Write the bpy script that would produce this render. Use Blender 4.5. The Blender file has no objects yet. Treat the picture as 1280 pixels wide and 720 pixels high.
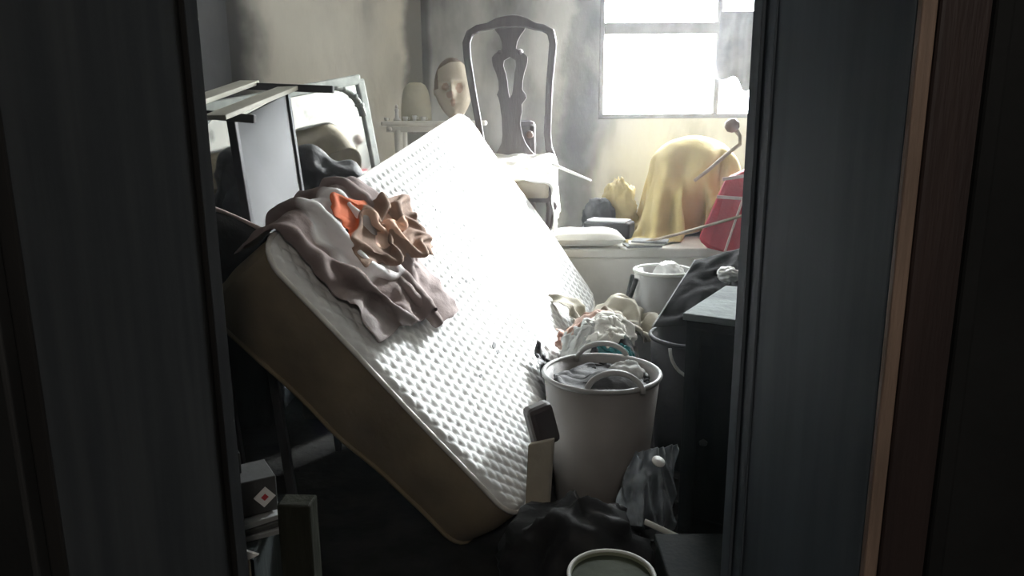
import bpy, bmesh, math, random
import numpy as np
from mathutils import Vector, Matrix, noise as mnoise

random.seed(7)
SC = bpy.context.scene
COL = SC.collection

# ------------------------------------------------------------------ camera
F_PX, PITCH, ROLL, EYE = 950.0, math.radians(12.5), math.radians(-0.4), 1.25
FWD = Vector((0, math.cos(PITCH), -math.sin(PITCH)))
UP0 = Vector((0, math.sin(PITCH), math.cos(PITCH)))
RT0 = Vector((1, 0, 0))
RT = RT0 * math.cos(ROLL) + UP0 * math.sin(ROLL)
UP = UP0 * math.cos(ROLL) - RT0 * math.sin(ROLL)
cam_data = bpy.data.cameras.new('camera')
cam_data.sensor_width = 36.0
cam_data.lens = F_PX / 1280.0 * 36.0
cam_data.clip_start = 0.02
cam = bpy.data.objects.new('camera', cam_data)
M = Matrix.Identity(4)
for i in range(3):
    M[i][0], M[i][1], M[i][2] = RT[i], UP[i], -FWD[i]
M[2][3] = EYE
cam.matrix_world = M
COL.objects.link(cam)
SC.camera = cam

# ------------------------------------------------------------------ sky, daylight, exposure
world = bpy.data.worlds.new('sky')
SC.world = world
world.use_nodes = True
bg = world.node_tree.nodes['Background']
bg.inputs['Color'].default_value = (0.94, 0.97, 1.0, 1)
bg.inputs['Strength'].default_value = 46.0

def area_light(name, loc, rot, sx, sy, power, color=(1, 1, 1), portal=False):
    d = bpy.data.lights.new(name, 'AREA')
    d.shape = 'RECTANGLE'; d.size = sx; d.size_y = sy; d.energy = power; d.color = color
    d.cycles.is_portal = portal
    o = bpy.data.objects.new(name, d); o.location = loc; o.rotation_euler = rot
    COL.objects.link(o)
    return o

area_light('window_portal', (1.30, 5.02, 1.92), (math.radians(-90), 0, 0), 1.55, 1.35, 1.0, portal=True)
sun_d = bpy.data.lights.new('veiled_sun', 'SUN')
sun_d.energy = 70.0; sun_d.angle = math.radians(16); sun_d.color = (0.97, 0.985, 1.0)
sun = bpy.data.objects.new('veiled_sun', sun_d)
sun.rotation_euler = Vector((-0.84, -1.0, -0.67)).to_track_quat('-Z', 'Y').to_euler()
COL.objects.link(sun)
fill_d = bpy.data.lights.new('corridor_fill', 'POINT')  # unseen lamp added behind the camera as front fill
fill_d.energy = 24.0; fill_d.color = (1.0, 0.90, 0.80); fill_d.shadow_soft_size = 0.12
fill_lamp = bpy.data.objects.new('corridor_fill', fill_d); fill_lamp.location = (0.15, -0.9, 2.15)
COL.objects.link(fill_lamp)

vs = SC.view_settings
SC.display_settings.display_device = 'sRGB'
vs.view_transform = 'Standard'; vs.look = 'None'; vs.gamma = 1.0; vs.use_curve_mapping = False
vs.exposure = 0.52
SC.cycles.max_bounces = 8
SC.cycles.diffuse_bounces = 6
SC.cycles.sample_clamp_indirect = 6.0

# ------------------------------------------------------------------ helpers
def P(px, py, d):
    """Point of the room seen at photograph pixel (px, py), d metres along the view axis."""
    x, y = (px - 640) / F_PX, (360 - py) / F_PX
    return Vector((0, 0, EYE)) + (FWD + RT * x + UP * y) * d

def srgb(r, g, b):
    def c(v):
        v /= 255.0
        return v / 12.92 if v <= 0.04045 else ((v + 0.055) / 1.055) ** 2.4
    return (c(r), c(g), c(b))

def mat(name, c1, c2=None, scale=6.0, rough=0.8, bump=0.15, bscale=40.0, stretch=(1, 1, 1), metallic=0.0, lo=0.4, hi=0.65,
        c3=None, s3=2.0, lo3=0.5, hi3=0.7, coat=0.0, transmission=0.0, spec=0.4):
    m = bpy.data.materials.new(name); m.use_nodes = True
    nt = m.node_tree; N, Lk = nt.nodes, nt.links
    b = N['Principled BSDF']
    b.inputs['Roughness'].default_value = rough
    b.inputs['Metallic'].default_value = metallic
    b.inputs['Specular IOR Level'].default_value = spec
    b.inputs['Coat Weight'].default_value = coat
    b.inputs['Transmission Weight'].default_value = transmission
    tc = N.new('ShaderNodeTexCoord'); mp = N.new('ShaderNodeMapping'); mp.inputs['Scale'].default_value = stretch
    Lk.new(tc.outputs['Object'], mp.inputs['Vector'])
    def mixcol(ca, cb, sc, lo, hi, det=6):
        nz = N.new('ShaderNodeTexNoise'); nz.inputs['Scale'].default_value = sc; nz.inputs['Detail'].default_value = det
        Lk.new(mp.outputs[0], nz.inputs['Vector'])
        mr = N.new('ShaderNodeMapRange'); mr.inputs[1].default_value = lo; mr.inputs[2].default_value = hi
        Lk.new(nz.outputs['Fac'], mr.inputs[0])
        mx = N.new('ShaderNodeMix'); mx.data_type = 'RGBA'
        Lk.new(mr.outputs[0], mx.inputs[0])
        for k, v in ((6, ca), (7, cb)):
            if hasattr(v, 'is_output'): Lk.new(v, mx.inputs[k])
            else: mx.inputs[k].default_value = (*v, 1)
        return mx.outputs[2]
    col = mixcol(c1, c2 if c2 else tuple(v * 0.8 for v in c1), scale, lo, hi)
    if c3: col = mixcol(col, c3, s3, lo3, hi3)
    Lk.new(col, b.inputs['Base Color'])
    if bump:
        nz = N.new('ShaderNodeTexNoise'); nz.inputs['Scale'].default_value = bscale; nz.inputs['Detail'].default_value = 5
        Lk.new(mp.outputs[0], nz.inputs['Vector'])
        bp = N.new('ShaderNodeBump'); bp.inputs['Strength'].default_value = bump; bp.inputs['Distance'].default_value = 0.01
        Lk.new(nz.outputs['Fac'], bp.inputs['Height']); Lk.new(bp.outputs[0], b.inputs['Normal'])
    return m

ORIGIN = {}
class MB:
    """Collects vertices and faces in room coordinates; build() links them as one object."""
    def __init__(s): s.v, s.f = [], []
    def add(s, vs_, fs):
        o = len(s.v); s.v += [Vector(p) for p in vs_]; s.f += [tuple(o + i for i in f) for f in fs]; return s
    def hexa(s, c):
        return s.add(c, [(0, 3, 2, 1), (4, 5, 6, 7), (0, 1, 5, 4), (1, 2, 6, 5), (2, 3, 7, 6), (3, 0, 4, 7)])
    def box(s, lo, hi, R=None, piv=None):
        c = [Vector(p) for p in ((lo[0], lo[1], lo[2]), (hi[0], lo[1], lo[2]), (hi[0], hi[1], lo[2]), (lo[0], hi[1], lo[2]),
             (lo[0], lo[1], hi[2]), (hi[0], lo[1], hi[2]), (hi[0], hi[1], hi[2]), (lo[0], hi[1], hi[2]))]
        if R is not None:
            pv = Vector(piv) if piv is not None else sum(c, Vector()) / 8
            c = [pv + R @ (p - pv) for p in c]
        return s.hexa(c)
    def bar(s, p, q, w, h, up=(0, 0, 1)):
        p, q, up = Vector(p), Vector(q), Vector(up)
        d = (q - p).normalized(); a = d.cross(up).normalized(); b = a.cross(d).normalized()
        a *= w / 2; b *= h / 2
        return s.hexa([p - a - b, p + a - b, p + a + b, p - a + b, q - a - b, q + a - b, q + a + b, q - a + b])
    def tube(s, pts, r, n=8, closed=False):
        pts = [Vector(p) for p in pts]; k = len(pts)
        rs = r if isinstance(r, (list, tuple)) else [r] * k
        rings, ref = [], None
        for i, p in enumerate(pts):
            if closed: t = pts[(i + 1) % k] - pts[i - 1]
            else: t = pts[min(i + 1, k - 1)] - pts[max(i - 1, 0)]
            t.normalize()
            if ref is None:
                ref = Vector((0, 0, 1)) if abs(t.z) < 0.9 else Vector((1, 0, 0))
            a = (ref - t * ref.dot(t)).normalized(); ref = a
            b = t.cross(a)
            rings.append([p + (a * math.cos(2 * math.pi * j / n) + b * math.sin(2 * math.pi * j / n)) * rs[i] for j in range(n)])
        vs_ = [v for ring in rings for v in ring]; fs = []
        for i in range(k if closed else k - 1):
            i2 = (i + 1) % k
            for j in range(n):
                j2 = (j + 1) % n
                fs.append((i * n + j, i * n + j2, i2 * n + j2, i2 * n + j))
        if not closed:
            fs.append(tuple(range(n - 1, -1, -1))); fs.append(tuple((k - 1) * n + j for j in range(n)))
        return s.add(vs_, fs)
    def lathe(s, prof, c, n=32, R=None, sx=1.0, sy=1.0):
        c = Vector(c); R = R or Matrix.Identity(3); k = len(prof); vs_ = []
        for (r, z) in prof:
            for j in range(n):
                a = 2 * math.pi * j / n
                vs_.append(c + R @ Vector((r * sx * math.cos(a), r * sy * math.sin(a), z)))
        fs = [(i * n + j, i * n + (j + 1) % n, (i + 1) * n + (j + 1) % n, (i + 1) * n + j) for i in range(k - 1) for j in range(n)]
        if prof[0][0] > 1e-4: fs.append(tuple(range(n - 1, -1, -1)))
        if prof[-1][0] > 1e-4: fs.append(tuple((k - 1) * n + j for j in range(n)))
        return s.add(vs_, fs)
    def grid(s, G):
        n, m = len(G), len(G[0])
        return s.add([p for row in G for p in row], [(i * m + j, (i + 1) * m + j, (i + 1) * m + j + 1, i * m + j + 1) for i in range(n - 1) for j in range(m - 1)])
    def ribbon(s, pts, widths, front, depth, u, v, O):
        """Flat curved rail in the plane (u, v) about O; pts are 2D, extruded by depth along front."""
        k = len(pts); L_, R_ = [], []
        for i in range(k):
            a, b = pts[max(i - 1, 0)], pts[min(i + 1, k - 1)]
            t = Vector((b[0] - a[0], b[1] - a[1])).normalized(); nn = Vector((-t.y, t.x)); w = widths[i] / 2
            L_.append((pts[i][0] + nn.x * w, pts[i][1] + nn.y * w)); R_.append((pts[i][0] - nn.x * w, pts[i][1] - nn.y * w))
        return s.strip2d(L_, R_, front, depth, u, v, O)
    def strip2d(s, L_, R_, front, depth, u, v, O):
        k = len(L_)
        w3 = lambda p, e: O + u * p[0] + v * p[1] + front * e
        vs_ = []
        for i in range(k):
            vs_ += [w3(L_[i], depth / 2), w3(R_[i], depth / 2), w3(R_[i], -depth / 2), w3(L_[i], -depth / 2)]
        fs = []
        for i in range(k - 1):
            for j in range(4):
                j2 = (j + 1) % 4
                fs.append((i * 4 + j, i * 4 + j2, i * 4 + 4 + j2, i * 4 + 4 + j))
        fs += [(3, 2, 1, 0), tuple((k - 1) * 4 + j for j in range(4))]
        return s.add(vs_, fs)
    def build(s, name, m, parent=None, smooth=False, bevel=0.0, subsurf=0, solid=0.0, label=None, origin=None):
        if parent is not None: org = ORIGIN[parent.name]
        elif origin is not None: org = Vector(origin)
        else:
            xs = [p.x for p in s.v]; ys = [p.y for p in s.v]; zs = [p.z for p in s.v]
            org = Vector(((min(xs) + max(xs)) / 2, (min(ys) + max(ys)) / 2, min(zs)))
        me = bpy.data.meshes.new(name)
        me.from_pydata([p - org for p in s.v], [], s.f)
        bm = bmesh.new(); bm.from_mesh(me); bmesh.ops.recalc_face_normals(bm, faces=bm.faces); bm.to_mesh(me); bm.free()
        me.materials.append(m)
        if smooth: me.polygons.foreach_set('use_smooth', [True] * len(me.polygons))
        o = bpy.data.objects.new(name, me); COL.objects.link(o)
        if parent is not None: o.parent = parent
        else: o.location = org
        ORIGIN[o.name] = org
        if solid:
            md = o.modifiers.new('thickness', 'SOLIDIFY'); md.thickness = solid; md.offset = 0
        if bevel:
            md = o.modifiers.new('soft_edges', 'BEVEL'); md.width = bevel; md.segments = 2; md.limit_method = 'ANGLE'
        if subsurf:
            md = o.modifiers.new('smooth', 'SUBSURF'); md.levels = subsurf; md.render_levels = subsurf
        if label: o['label'] = label
        return o

def tag(o, label, cat, group=None):
    o['label'] = label; o['category'] = cat
    if group: o['group'] = group
    return o
def thing(name, label, cat, loc, group=None):
    o = bpy.data.objects.new(name, None); o.empty_display_size = 0.05; o.location = loc; COL.objects.link(o)
    ORIGIN[o.name] = Vector(loc)
    return tag(o, label, cat, group)
def structure(o):
    o['kind'] = 'structure'; return o

# ---- small cloth solver (position based), used to drape the fabrics over what carries them
def sd_box(c, half, R, r=0.02):
    c = np.array(c, float); R = np.array(R, float); half = np.array(half, float) - r
    def fn(X):
        q = (X - c) @ R                       # columns of R are the box axes
        a = np.abs(q) - half
        out = np.maximum(a, 0); lo = np.linalg.norm(out, axis=-1)
        inside = np.max(a, axis=-1)
        d = np.where(inside > 0, lo, inside) - r
        g = np.where((inside > 0)[..., None], out / np.maximum(lo, 1e-9)[..., None], 0)
        k = np.argmax(a, axis=-1)
        gi = np.eye(3)[k]
        g = np.where((inside > 0)[..., None], g, gi) * np.where(q >= 0, 1, -1)
        return d, g @ R.T
    return fn
def sd_ell(c, rad):
    c = np.array(c, float); rad = np.array(rad, float)
    def fn(X):
        q = (X - c) / rad; k0 = np.linalg.norm(q, axis=-1); k1 = np.linalg.norm(q / rad, axis=-1)
        d = k0 * (k0 - 1) / np.maximum(k1, 1e-9)
        g = q / rad; g = g / np.maximum(np.linalg.norm(g, axis=-1), 1e-9)[..., None]
        return d, g
    return fn
def sd_plane(z):
    def fn(X):
        return X[..., 2] - z, np.broadcast_to(np.array([0, 0, 1.0]), X.shape)
    return fn
def sd_half(p, n):
    p = np.array(p, float); n = np.array(n, float); n = n / np.linalg.norm(n)
    def fn(X): return (X - p) @ n, np.broadcast_to(n, X.shape)
    return fn

def drape(G, cols, stretch=(1.0, 1.0), steps=140, iters=6, fric=0.9, gap=0.006, pins=None, grav=9.8, gdir=(0, 0, -1), damp=0.97, bend=0.25, jitter=0.004, seed=1, repel=True):
    X = np.array(G, float); n, m, _ = X.shape
    rng = np.random.default_rng(seed)
    def rest(di, dj):
        a = X[:n - di, max(0, -dj):m - max(0, dj)]; b = X[di:, max(0, dj):m + min(0, dj)]
        return a, b
    ru = np.mean(np.linalg.norm(X[1:] - X[:-1], axis=-1)) * stretch[0]
    rv = np.mean(np.linalg.norm(X[:, 1:] - X[:, :-1], axis=-1)) * stretch[1]
    rd = math.hypot(ru, rv)
    X = X + rng.normal(0, jitter, X.shape)
    V = np.zeros_like(X); dt = 1 / 60.0
    w = np.ones((n, m, 1))
    if pins is not None: w[pins] = 0
    sets = []
    for par in (0, 1):
        sets.append(((slice(par, n - 1, 2), slice(None)), (slice(par + 1, n, 2), slice(None)), ru, 1.0))
        sets.append(((slice(None), slice(par, m - 1, 2)), (slice(None), slice(par + 1, m, 2)), rv, 1.0))
        sets.append(((slice(par, n - 1, 2), slice(0, m - 1)), (slice(par + 1, n, 2), slice(1, m)), rd, 0.5))
        sets.append(((slice(par, n - 1, 2), slice(1, m)), (slice(par + 1, n, 2), slice(0, m - 1)), rd, 0.5))
    for par in (0, 1, 2, 3):
        for s0 in (par,):
            la = len(range(s0, n - 2, 4)); 
            if la: sets.append(((slice(s0, n - 2, 4), slice(None)), (slice(s0 + 2, n, 4), slice(None)), 2 * ru, bend))
            la = len(range(s0, m - 2, 4))
            if la: sets.append(((slice(None), slice(s0, m - 2, 4)), (slice(None), slice(s0 + 2, m, 4)), 2 * rv, bend))
    for _ in range(steps):
        prev = X.copy()
        V += np.array(gdir, float) * grav * dt
        X = X + V * dt * w
        for _i in range(iters):
            for (a, b, L, k) in sets:
                A, B = X[a], X[b]
                q = min(A.shape[0], B.shape[0]); q2 = min(A.shape[1], B.shape[1])
                A, B = A[:q, :q2], B[:q, :q2]
                d = B - A; l = np.linalg.norm(d, axis=-1, keepdims=True)
                wa, wb = w[a][:q, :q2], w[b][:q, :q2]
                c = d * (k * (l - L) / np.maximum(l, 1e-9) / np.maximum(wa + wb, 1e-6))
                A += c * wa; B -= c * wb
            for fn in cols:
                dd, g = fn(X); pen = np.maximum(gap - dd, 0)[..., None] * w
                X += g * pen
        mv = X - prev
        for fn in cols:
            dd, g = fn(X); hit = (dd < gap + 0.004)[..., None] * w
            t = mv - g * np.sum(mv * g, axis=-1, keepdims=True)
            X -= hit * t * fric; mv = X - prev
        V = mv / dt * damp
        sp = np.linalg.norm(V, axis=-1, keepdims=True); V *= np.minimum(1, 2.5 / np.maximum(sp, 1e-9))
    return X
def rect_grid(c00, c10, c11, c01, n, m):
    c00, c10, c11, c01 = [np.array(c, float) for c in (c00, c10, c11, c01)]
    a = np.linspace(0, 1, n)[:, None, None]; b = np.linspace(0, 1, m)[None, :, None]
    return (1 - a) * (1 - b) * c00 + a * (1 - b) * c10 + a * b * c11 + (1 - a) * b * c01
def wrinkle(X, amp, f, seed=0, ridge=True):
    X = np.array(X); du = np.gradient(X, axis=0); dv = np.gradient(X, axis=1)
    N_ = np.cross(du, dv); N_ /= np.maximum(np.linalg.norm(N_, axis=-1, keepdims=True), 1e-9)
    if N_[..., 2].mean() < 0: N_ = -N_
    for i in range(X.shape[0]):
        for j in range(X.shape[1]):
            q = Vector(X[i, j]) * f + Vector((seed * 2.3, seed, 0))
            h = (0.35 - abs(mnoise.noise(q))) if ridge else mnoise.noise(q)
            X[i, j] += N_[i, j] * amp * (h + 0.5 * (0.35 - abs(mnoise.noise(q * 2.3))))
    return X
def pattern(m, attr, color, lo=0.42, hi=0.58):
    nt = m.node_tree; N, Lk = nt.nodes, nt.links
    b = N['Principled BSDF']; src = b.inputs['Base Color'].links[0].from_socket
    at = N.new('ShaderNodeAttribute'); at.attribute_name = attr
    r = N.new('ShaderNodeMapRange'); r.inputs[1].default_value = lo; r.inputs[2].default_value = hi; Lk.new(at.outputs['Fac'], r.inputs[0])
    mx = N.new('ShaderNodeMix'); mx.data_type = 'RGBA'; Lk.new(r.outputs[0], mx.inputs[0]); Lk.new(src, mx.inputs[6]); mx.inputs[7].default_value = (*color, 1)
    Lk.new(mx.outputs[2], b.inputs['Base Color'])
def paint(o, attr, fn, m_):
    a = o.data.attributes.new(attr, 'FLOAT', 'POINT')
    a.data.foreach_set('value', [fn(*divmod(i, m_)) for i in range(len(o.data.vertices))])
def cloth_obj(name, X, m, parent=None, solid=0.004, subsurf=1):
    return MB().grid([[Vector(p) for p in row] for row in X]).build(name, m, parent, smooth=True, solid=solid, subsurf=subsurf)
def crumple(name, c, rad, m, seed, amp=0.35, f=1.6, n=26, k=40, parent=None, flat=True, R=None, fine=0.12):
    """A bunched heap of fabric or plastic: ridged bag shape flattened where it rests."""
    c = Vector(c); G = []
    off = Vector((seed * 3.17, seed * 1.31, seed * 0.77))
    for i in range(n):
        th = math.pi * i / (n - 1); row = []
        for j in range(k + 1):
            ph = 2 * math.pi * (j % k) / k
            u = Vector((math.sin(th) * math.cos(ph), math.sin(th) * math.sin(ph), math.cos(th)))
            q = u * f + off
            rr = 1 + amp * (0.5 - abs(mnoise.noise(q * 1.0))) * 1.4 + fine * (0.4 - abs(mnoise.noise(q * 3.3))) * 2 + amp * 0.4 * mnoise.noise(q * 0.6)
            p = Vector((u.x * rad[0], u.y * rad[1], u.z * rad[2])) * rr
            if R is not None: p = R @ p
            if flat and p.z < -rad[2] * 0.75: p.z = -rad[2] * 0.75
            row.append(c + p)
        G.append(row)
    return MB().grid(G).build(name, m, parent, smooth=True)

# ------------------------------------------------------------------ materials
G_ = lambda v: (v, v, v)
M_plaster = mat('sooty_plaster', (0.58, 0.565, 0.51), (0.42, 0.41, 0.375), 2.2, 0.9, 0.25, 18, (1, 1, 0.55), c3=(0.045, 0.043, 0.04), s3=1.6, lo3=0.56, hi3=0.74)
M_black_wall = mat('soot_black_plaster', (0.014, 0.014, 0.0145), (0.024, 0.024, 0.024), 3, 0.7, 0.3, 14, c3=(0.3, 0.3, 0.3), s3=9, lo3=0.70, hi3=0.76)
M_floor = mat('charred_boards', (0.014, 0.014, 0.0135), (0.024, 0.0235, 0.022), 8, 0.8, 0.5, 25, spec=0.05)
M_ceil = mat('smoked_ceiling', (0.5, 0.49, 0.46), (0.3, 0.29, 0.28), 2, 0.9, 0.2)
M_dark_wood = mat('soot_dark_paint', (0.018, 0.0185, 0.019), (0.024, 0.024, 0.024), 6, 0.8, 0.04, 30, (4, 4, 0.35), spec=0.0)
M_right_wood = mat('soot_blue_black_paint', (0.105, 0.125, 0.145), (0.075, 0.09, 0.104), 3, 0.6, 0.04, 30, (3, 3, 0.4), spec=0.03)
M_raw_wood = mat('raw_wood_edge', (0.27, 0.195, 0.15), (0.17, 0.125, 0.098), 10, 0.7, 0.3, 40, (6, 6, 0.4))
M_red_wood = mat('smoked_red_wood', (0.042, 0.029, 0.027), (0.028, 0.020, 0.0195), 6, 0.6, 0.2, 40, (5, 5, 0.4))
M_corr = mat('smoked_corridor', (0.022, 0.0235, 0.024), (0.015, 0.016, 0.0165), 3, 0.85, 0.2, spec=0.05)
M_quilt = mat('white_quilted_ticking', (0.80, 0.81, 0.80), (0.73, 0.745, 0.74), 5, 0.85, 0.08, 120)
M_side = mat('beige_border_fabric', (0.25, 0.205, 0.13), (0.165, 0.137, 0.088), 3.5, 0.9, 0.2, 30, c3=(0.11, 0.09, 0.06), s3=2.2, lo3=0.5, hi3=0.8)
M_pipe = mat('white_piping', (0.72, 0.71, 0.67), (0.6, 0.59, 0.55), 20, 0.8, 0.1)
M_mauve = mat('mauve_fabric', (0.23, 0.18, 0.168), (0.17, 0.135, 0.127), 4, 0.9, 0.2, 60, c3=(0.42, 0.38, 0.375), s3=2.6, lo3=0.56, hi3=0.68)
M_garment = mat('brown_orange_fabric', (0.27, 0.18, 0.13), (0.21, 0.14, 0.105), 5, 0.9, 0.2, 60)
M_orange = mat('orange_print', (0.72, 0.22, 0.10), (0.66, 0.30, 0.16), 14, 0.9, 0.1)
M_peach = mat('peach_print', (0.72, 0.50, 0.38), (0.64, 0.42, 0.31), 10, 0.9, 0.1)
M_print = mat('grey_print', (0.16, 0.155, 0.16), (0.3, 0.29, 0.29), 30, 0.9, 0.1)
M_black_frame = mat('black_lacquer', (0.016, 0.016, 0.017), (0.03, 0.03, 0.03), 8, 0.4, 0.1, 30)
M_cream_slat = mat('pale_bare_wood', (0.82, 0.80, 0.70), (0.7, 0.68, 0.58), 6, 0.7, 0.2, 30)
M_grey_panel = mat('smoked_grey_panel', (0.045, 0.047, 0.048), (0.026, 0.027, 0.028), 2.5, 0.6, 0.05, 12, spec=0.25)
M_mirror = mat('mirror_silver', (0.86, 0.88, 0.88), (0.80, 0.82, 0.82), 3, 0.05, 0.0, metallic=1.0, c3=(0.10, 0.10, 0.10), s3=5, lo3=0.62, hi3=0.75)
M_mframe = mat('grey_green_frame', (0.62, 0.66, 0.63), (0.42, 0.46, 0.44), 12, 0.4, 0.15, metallic=0.3)
M_coat = mat('black_cloth', (0.010, 0.010, 0.0105), (0.022, 0.0215, 0.0215), 6, 0.65, 0.4, 35)
M_whitewood = mat('yellowed_white_paint', (0.82, 0.81, 0.76), (0.68, 0.67, 0.62), 5, 0.6, 0.1)
M_chairwood = mat('smoked_mahogany', (0.105, 0.088, 0.088), (0.075, 0.062, 0.062), 7, 0.34, 0.12, 30, (4, 4, 0.6), coat=0.15)
M_whitecloth = mat('white_cotton', (0.78, 0.77, 0.72), (0.66, 0.65, 0.59), 5, 0.9, 0.15, 70)
M_cream = mat('cream_board', (0.40, 0.355, 0.28), (0.27, 0.24, 0.19), 5, 0.8, 0.2)
M_yellow = mat('ochre_fabric', (0.46, 0.375, 0.17), (0.37, 0.295, 0.125), 4, 0.9, 0.2, 70)
M_red = mat('crimson_canvas', (0.25, 0.012, 0.025), (0.18, 0.01, 0.02), 6, 0.7, 0.25, 60)
M_strap = mat('pale_strap', (0.52, 0.42, 0.38), (0.4, 0.33, 0.3), 12, 0.8, 0.1)
M_brown = mat('brown_wood', (0.16, 0.11, 0.085), (0.10, 0.07, 0.055), 8, 0.6, 0.2, 40)
M_stick = mat('weathered_stick', (0.33, 0.27, 0.20), (0.2, 0.165, 0.12), 14, 0.7, 0.2)
M_black_plastic = mat('black_plastic', (0.010, 0.010, 0.011), (0.018, 0.018, 0.019), 6, 0.55, 0.25, 30, spec=0.2)
M_grey_lid = mat('grey_plastic', (0.36, 0.37, 0.38), (0.26, 0.27, 0.28), 5, 0.5, 0.1)
M_bucket = mat('grey_rubber', (0.27, 0.25, 0.235), (0.2, 0.187, 0.178), 4, 0.5, 0.12, 30)
M_bucket_b = mat('pale_grey_plastic', (0.36, 0.36, 0.345), (0.28, 0.28, 0.27), 4, 0.45, 0.1, 30)
M_teal = mat('teal_cloth', (0.03, 0.20, 0.21), (0.02, 0.15, 0.16), 9, 0.9, 0.15)
M_beige = mat('beige_grey_cloth', (0.36, 0.335, 0.27), (0.25, 0.235, 0.19), 6, 0.9, 0.2)
M_pinkish = mat('pinkish_cloth', (0.42, 0.28, 0.23), (0.60, 0.48, 0.42), 6, 0.9, 0.2)
M_palegrey = mat('pale_grey_cloth', (0.52, 0.53, 0.51), (0.40, 0.41, 0.40), 6, 0.9, 0.2)
M_dust = mat('ash_dust_top', (0.36, 0.41, 0.41), (0.22, 0.25, 0.25), 9, 0.9, 0.4, 40)
M_cabinet = mat('charred_cabinet', (0.018, 0.022, 0.023), (0.024, 0.028, 0.028), 6, 0.7, 0.2, 30, (3, 3, 0.5), spec=0.06)
M_olive = mat('olive_plastic', (0.16, 0.18, 0.115), (0.12, 0.13, 0.08), 5, 0.5, 0.1)
M_oliveliq = mat('olive_residue', (0.045, 0.055, 0.034), (0.03, 0.038, 0.024), 8, 0.7, 0.2, spec=0.1)
M_rim = mat('pale_rim', (0.55, 0.56, 0.52), (0.42, 0.43, 0.4), 8, 0.5, 0.1)
M_sheet = mat('charred_sheet', (0.010, 0.010, 0.0105), (0.018, 0.018, 0.018), 7, 0.8, 0.3, 30, spec=0.03, c3=(0.06, 0.06, 0.06), s3=12, lo3=0.62, hi3=0.72)
M_film = mat('smoky_film', (0.26, 0.30, 0.33), (0.03, 0.036, 0.04), 9, 0.3, 0.3, 25)
M_white = mat('white_plastic', (0.80, 0.80, 0.78), (0.7, 0.7, 0.68), 8, 0.5, 0.05)
M_carton = mat('grey_carton', (0.075, 0.077, 0.077), (0.05, 0.051, 0.05), 6, 0.8, 0.15, spec=0.05)
M_paper = mat('dusty_paper', (0.30, 0.31, 0.31), (0.2, 0.205, 0.205), 8, 0.8, 0.15, spec=0.1)
M_labelred = mat('red_label_ink', (0.45, 0.04, 0.05), (0.4, 0.04, 0.05), 20, 0.6, 0.0)
M_post = mat('olive_grey_wood', (0.030, 0.032, 0.024), (0.018, 0.019, 0.015), 6, 0.8, 0.3, 30, (3, 3, 0.6), spec=0.05)
M_plasterhead = mat('aged_plaster', (0.46, 0.41, 0.32), (0.36, 0.31, 0.24), 5, 0.8, 0.2, 30)
M_headbrown = mat('brown_glaze', (0.33, 0.22, 0.165), (0.38, 0.28, 0.21), 12, 0.6, 0.1)
M_dome = mat('grey_beige_plaster', (0.62, 0.59, 0.47), (0.5, 0.48, 0.38), 5, 0.9, 0.2)
M_radio = mat('dark_brown_bakelite', (0.045, 0.032, 0.03), (0.03, 0.022, 0.02), 8, 0.5, 0.05)
M_hair = mat('dark_brown_glaze', (0.12, 0.085, 0.06), (0.17, 0.12, 0.085), 9, 0.7, 0.3)
M_winwood = mat('smoked_window_paint', (0.26, 0.25, 0.24), (0.15, 0.145, 0.14), 6, 0.6, 0.15)
M_curtain = mat('smoked_curtain', (0.26, 0.26, 0.28), (0.17, 0.17, 0.19), 7, 0.9, 0.2)
M_ash = mat('ash_flake', (0.2, 0.2, 0.2), (0.10, 0.10, 0.10), 20, 0.9, 0.2)
M_char = mat('charred_rubble', (0.015, 0.015, 0.015), (0.045, 0.043, 0.04), 14, 0.8, 0.4, 40)
M_glass = bpy.data.materials.new('window_glass'); M_glass.use_nodes = True
_nt = M_glass.node_tree
_nt.nodes.remove(_nt.nodes['Principled BSDF'])
_t = _nt.nodes.new('ShaderNodeBsdfTransparent'); _g = _nt.nodes.new('ShaderNodeBsdfGlossy'); _mx = _nt.nodes.new('ShaderNodeMixShader')
_g.inputs['Roughness'].default_value = 0.05; _t.inputs['Color'].default_value = (0.93, 0.94, 0.94, 1); _mx.inputs[0].default_value = 0.06
_nt.links.new(_t.outputs[0], _mx.inputs[1]); _nt.links.new(_g.outputs[0], _mx.inputs[2])
_nt.links.new(_mx.outputs[0], _nt.nodes['Material Output'].inputs[0])

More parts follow.
